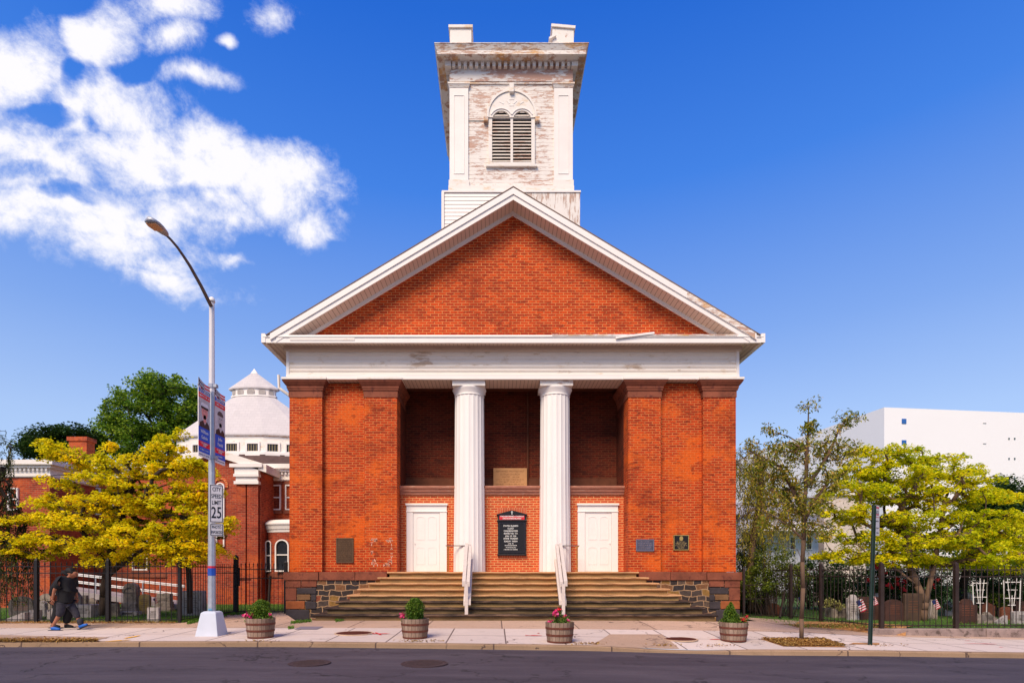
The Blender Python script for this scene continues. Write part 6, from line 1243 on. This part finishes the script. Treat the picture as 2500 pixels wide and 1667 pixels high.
# gabled transept
xA, xB = PX(385, dG), PX(600, dG); xm = PX(492, dG); zE = PZ(1067, dG); zA_ = PZ(1030, dG)
MB().prism_y([(xA, -.2), (xB, -.2), (xB, zE - .3), (xm, zA_ - .25), (xA, zE - .3)], dY(dG), dY(dG) + 6).build('gable_wall', wb, hall)
for s in (-1, 1):
    P = [(xm, zA_ - .30), (xm, zA_), (xm + s * (xB - xm + .30), zE - .03), (xm + s * (xB - xm + .30), zE - .36)]
    MB().prism_y(P if s < 0 else P[::-1], dY(dG) - .22, dY(dG) + 6).build('rake_board', M['peel_light'], hall)
b = MB(); y0 = dY(dG); x0, x1 = PX(544, dG), PX(598, dG)
b.box(PX(534, dG), PX(608, dG), y0 - .30, y0 + .1, PZ(1075, dG), PZ(1067, dG)).box(x0, x1, y0 - .22, y0 + .1, PZ(1090, dG), PZ(1075, dG)).box(x0 - .03, x1 + .03, y0 - .27, y0 + .1, PZ(1096, dG), PZ(1090, dG)).box(x0 + .04, x1 - .04, y0 - .19, y0 + .1, PZ(1106, dG), PZ(1096, dG)).box(x0 - .02, x1 + .02, y0 - .25, y0 + .1, PZ(1113, dG), PZ(1106, dG))
b.build('capital', M['white'], hall)
MB().box(PX(549, dG), PX(568, dG), y0 - .16, y0 + .1, -.2, PZ(1113, dG)).box(PX(571, dG), PX(596, dG), y0 - .16, y0 + .1, -.2, PZ(1113, dG)).build('pilaster', wb, hall)
win(hall, PX(497, dG), PX(517, dG), PZ(1255, dG), PZ(1108, dG), y0, True); MB().plate([arch(PX(490, dG), PX(524, dG), PZ(1120, dG), PZ(1112, dG)), arch(PX(495, dG), PX(519, dG), PZ(1119, dG), PZ(1113, dG))], FACE(0, y0 - .02, 0), .05).build('brick_arch', M['brick_low'], hall)
# right wing
MB().box(PX(600, dR), PX(720, dR), dY(dR), dY(dR) + 3, -.2, PZ(1072, dR)).build('side_wall', wb, hall); cornice(613, 720, dR, 1067, 1104, 2)
for (x0, x1) in ((613, 646), (656, 690)):
    win(hall, PX(x0, dR), PX(x1, dR), PZ(1171, dR), PZ(1113, dR), dY(dR)); MB().box(PX(x0 - 3, dR), PX(x1 + 3, dR), dY(dR) - .10, dY(dR), PZ(1179, dR), PZ(1172, dR)).build('sill', M['brown'], hall)
    MB().box(PX(x0 - 2, dR), PX(x1 + 2, dR), dY(dR) - .04, dY(dR), PZ(1112, dR), PZ(1104, dR)).build('lintel', M['brown'], hall)
MB().tube([(PX(611, 25.2), dY(25.2), PZ(1078, 25.2)), (PX(609, 25.2), dY(25.2), PZ(1100, 25.2)), (PX(605, 25.2), dY(25.2), PZ(1198, 25.2))], .06, 8).build('downspout', M['white'], hall)
# bay with curved cornice
dB = 24.4; bcx = PX(672, dB); br = bcx - PX(594, dB); bay = thing('bay', None, None); bay.parent = hall
def half(r, z0, z1): return [(r * 1.0, z0), (r, z1)]
MB().lathe([(br * .98, -.2), (br * .98, PZ(1218, dB))], bcx, dY(dB) + br * .55, 40, sy=.55).build('bay_wall', wb, bay)
MB().lathe([(br * 1.0, PZ(1221, dB)), (br * 1.02, PZ(1216, dB)), (br * 1.06, PZ(1214, dB)), (br * 1.10, PZ(1207, dB)), (br * 1.16, PZ(1203, dB)), (br * 1.16, PZ(1200, dB)), (br * .9, PZ(1192, dB))], bcx, dY(dB) + br * .55, 40, sy=.55).build('bay_cornice', M['white'], bay)
MB().lathe([(br * 1.0, 1.10), (br * 1.02, 1.12), (br * 1.02, 1.30), (br * 1.0, 1.32)], bcx, dY(dB) + br * .55, 40, sy=.55).build('stone_band', M['brown'], bay)
win(bay, PX(633, dB), PX(665, dB), PZ(1312, dB), PZ(1238, dB), dY(dB) - .02, True, .52); win(bay, PX(601, dB - .15), PX(615, dB - .15), PZ(1312, dB), PZ(1240, dB), dY(dB) + .28, True, .52, fw=.04)
MB().tube([(PX(621, 23.6), dY(23.6), PZ(1322, 23.6)), (PX(617, 23.6), dY(23.6), -.1)], .06, 6).build('vent_pipe', M['iron_brown'], hall)
# big roof
dc = 33.0; rcx = PX(584, dc); rcy = dY(dc); SY = .36
prof = [(4.62, PZ(1013, dc) ), (1.29, PZ(914, dc))]
roof = thing('slate_roof', None, None); roof.parent = hall
def oct_(pr, nm, mat, n=12, par=roof, cap=True): return MB().lathe(pr, rcx, rcy, n, sy=SY, rot=math.pi / n, cap=cap).build(nm, mat, par)
oct_([(4.70, PZ(1014, dc)), (4.72, PZ(1011, dc)), (1.25, PZ(914, dc))], 'main_roof', slate_m)
oct_([(4.45, PZ(1016, dc)), (4.60, PZ(1013, dc))], 'eave', M['peel_crown'], cap=False)
oct_([(4.40, PZ(1075, dc)), (4.40, PZ(1013, dc))], 'drum', M['peel_light'])
oct_([(4.6, PZ(1056, dc)), (4.6, PZ(1050, dc)), (4.42, PZ(1048, dc))], 'drum_sill', M['white'])
oct_([(5.6, PZ(1082, dc)), (4.5, PZ(1056, dc))], 'skirt_roof', plain('dark_roof', (.10, .06, .055), .9), cap=False)
oct_([(1.27, PZ(914, dc)), (1.27, PZ(892, dc))], 'lantern', M['white']); oct_([(1.34, PZ(914, dc)), (1.34, PZ(911, dc))], 'lantern_sill', M['white'])
oct_([(1.46, PZ(897, dc)), (1.47, PZ(894, dc)), (.17, PZ(857, dc))], 'lantern_roof', slate_m); oct_([(.22, PZ(858, dc)), (.0, PZ(846, dc))], 'finial', M['white'])
leadm = NT('leaded_glass'); gg, s1, p1 = planar(leadm); s2_ = leadm.new('ShaderNodeSeparateXYZ'); leadm.link(gg, s2_.inputs[0]); lf_ = leadm.math('FRACT', leadm.math('DIVIDE', s2_.outputs[0], .14)); lead_m = leadm.done(leadm.mix(leadm.math('LESS_THAN', lf_, .25), (.02, .018, .02), (.30, .24, .12)), .3)
n = 12
for k in range(n):
    a = math.pi / n + 2 * math.pi * k / n; a2 = a + 2 * math.pi / n; p0 = Vector((rcx + 4.40 * math.cos(a), rcy + 4.40 * math.sin(a) * SY)); p1_ = Vector((rcx + 4.40 * math.cos(a2), rcy + 4.40 * math.sin(a2) * SY))
    if (p0.y + p1_.y) / 2 > rcy - .1: continue
    dr = (p1_ - p0); L_ = dr.length; dr /= L_; nr = Vector((dr.y, -dr.x)); cnt = 2 if L_ > 1.6 else 1
    for j in range(cnt):
        c0 = p0 + dr * L_ * ((j + .5) / cnt); hw = min(.30, L_ / cnt * .28); z0, z1 = PZ(1044, 31.6), PZ(1020, 31.6)
        T = Matrix(((dr.x, 0, nr.x, c0.x), (dr.y, 0, nr.y, c0.y), (0, 1, 0, 0), (0, 0, 0, 1)))
        w_ = MB().plate([rect(-hw - .1, hw + .1, z0 - .1, z1 + .1), rect(-hw, hw, z0, z1)], T @ Matrix.Translation((0, 0, .03)), .08).build('window', M['white'], roof)
        MB().plate([rect(-hw, hw, z0, z1)], T @ Matrix.Translation((0, 0, .012)), .01).build('pane', lead_m, w_) if False else MB().plate([rect(-hw, hw, z0, z1)], T @ Matrix.Translation((0, 0, .012)), .01).build('leaded_pane', lead_m, roof)
    c0 = p0 + dr * L_ * .5; c0 = Vector((rcx, rcy)) + (c0 - Vector((rcx, rcy))) * (1.27 / 4.40); T = Matrix(((dr.x, 0, nr.x, c0.x), (dr.y, 0, nr.y, c0.y), (0, 1, 0, 0), (0, 0, 0, 1)))
    hw = L_ * 1.27 / 4.4 * .33
    MB().plate([arch(-hw, hw, PZ(909, dc), PZ(903, dc), 8, PZ(897, dc) - PZ(903, dc))], T @ Matrix.Translation((0, 0, .02)), .02).build('lantern_louvre', plain('louvre_grey', (.40, .36, .34), .7), roof)
ch = MB().box(PX(158, 27), PX(199, 27), dY(27), dY(27) + .55, 3.0, PZ(1012, 27)).box(PX(155, 27), PX(202, 27), dY(27) - .06, dY(27) + .6, PZ(1012, 27), PZ(1003, 27)).build('chimney', wb, hall)
# ramp with white rails before the hall
rp = thing('ramp', 'grey concrete access ramp with double white handrails in front of the brick hall', 'ramp', (-14, 3, 0))
d1, d2 = 20.3, 21.4
def line(xa, ya, xb, yb, d, r, nm, mat): MB().tube([(PX(xa, d), dY(d), PZ(ya, d)), (PX(xb, d), dY(d), PZ(yb, d))], r, 6).build(nm, mat, rp)
for d_, o_ in ((d1, 0), (d2, -3.5)):
    line(150, 1318 + o_, 425, 1347.5 + o_, d_, .020, 'handrail', M['text_white']); line(150, 1334 + o_, 425, 1368.5 + o_, d_, .020, 'handrail', M['text_white'])
    for xp in (220, 328, 368, 418): yy_ = 1318 + o_ + (xp - 150) * .107; line(xp, yy_, xp, 1318 + (xp - 150) * .107 + 58, d_, .022, 'rail_post', M['galv'])
b = MB(); X0, X1 = PX(120, d1), PX(430, d1); b.add([(X0, dY(d1) - .1, PZ(1349, d1)), (X1, dY(d1) - .1, PZ(1390, d1)), (X1, dY(d2) + .1, PZ(1390, d1)), (X0, dY(d2) + .1, PZ(1349, d1)), (X0, dY(d1) - .1, PZ(1363, d1)), (X1, dY(d1) - .1, PZ(1400, d1)), (X1, dY(d2) + .1, PZ(1400, d1)), (X0, dY(d2) + .1, PZ(1363, d1))], [(0, 1, 2, 3), (7, 6, 5, 4), (0, 4, 5, 1), (1, 5, 6, 2), (2, 6, 7, 3), (3, 7, 4, 0)])
b.build('deck', plain('grey_concrete', (.34, .29, .30), .9), rp)
for xp in (150, 220, 290, 360): MB().box(PX(xp, d1) - .1, PX(xp, d1) + .1, dY(d1), dY(d2), -.05, PZ(1362 + (xp - 120) * .12, d1)).build('pier', M['brown_dark'], rp)
# ---------------------------------------------------------------- far right
whm = plain('white_render', (.86, .84, .85), .7, var=.02, scale=.1, bump=.02)
wh = thing('white_warehouse', 'huge blank white windowless block of a building rising behind the right-hand trees', 'building', (45, 42, 0))
cX, cY = PX(2031, 60), dY(60); zt = PZ(935, 60)
aR = Vector((math.cos(R(7.2)), math.sin(R(7.2)))); aL = Vector((-.13, 1)).normalized()
A = Vector((cX, cY)); B = A + aR * 40; C_ = A + aL * 46; D_ = B + aL * 46
MB().prism_z([A, B, D_, C_], -.5, zt).build('wall', whm, wh)
def on_right(t_): return A + aR * t_
def sq(px, py, w_, h_, mat, nm):
    # point on right face seen at px
    k = (px - VX) / F; t_ = (k * (A.y + 18) - (A.x - CX)) / (aR.x - k * aR.y); p = on_right(t_); d = p.y + 18; zc = PZ(py, d); s_ = d / F
    T = Matrix.Translation((p.x, p.y, zc)) @ Matrix.Rotation(R(7.2), 4, 'Z') @ Matrix.Rotation(R(90), 4, 'X'); MB().plate([rect(-w_ * s_ / 2, w_ * s_ / 2, -h_ * s_ / 2, h_ * s_ / 2)], T @ Matrix.Translation((0, 0, .03)), .06).build(nm, mat, wh)
blg = flat('blue_window_glass', (.03, .13, .42), .2)
sq(2076, 967, 11, 11, blg, 'window'); sq(2076, 1016, 11, 11, blg, 'window')
for py in (1007, 1053, 1098):
    for px in (2317, 2330): sq(px, py, 3, 4, flat('small_vent', (.10, .14, .15)), 'vent')
for py in (971, 1018): sq(2261, py, 8, 1.6, flat('grey_vent', (.55, .53, .53)), 'vent')
lowb = thing('low_annex', 'low beige annex with a flat roof in front of the white block', 'building', (20, 24, 0))
xa, xb = PX(1893, 42), PX(1990, 42); MB().box(xa, xb, dY(42), dY(42) + 8, -.3, PZ(1137, 42)).build('wall', plain('beige_wall', (.62, .52, .46), .8), lowb); MB().box(xa - .2, xb + .2, dY(42) - .2, dY(42) + 8, PZ(1137, 42), PZ(1132, 42)).build('parapet', M['white'], lowb)
hs_ = thing('pale_house', 'pale grey house with small windows glimpsed behind the weeping tree', 'house', (14, 20, 0))
dh = 40; xa, xb = PX(1700, dh), PX(1880, dh); MB().box(xa, xb, dY(dh), dY(dh) + 7, -.3, PZ(1180, dh)).build('wall', plain('house_siding', (.58, .56, .62), .8), hs_)
MB().prism_x([(dY(dh) - .4, PZ(1182, dh)), (dY(dh) + 7.4, PZ(1182, dh)), (dY(dh) + 3.5, PZ(1140, dh))], xa - .3, xb + .3).build('roof', plain('house_roof', (.40, .38, .42), .8), hs_)
for x_ in (1712, 1745, 1812, 1850): w_ = win(hs_, PX(x_, dh), PX(x_ + 14, dh), PZ(1262, dh), PZ(1232, dh), dY(dh) - .02)
MB().box(xa, xb, dY(dh) - 1.6, dY(dh) - .1, PZ(1222, dh), PZ(1216, dh)).build('porch_roof', M['white'], hs_)
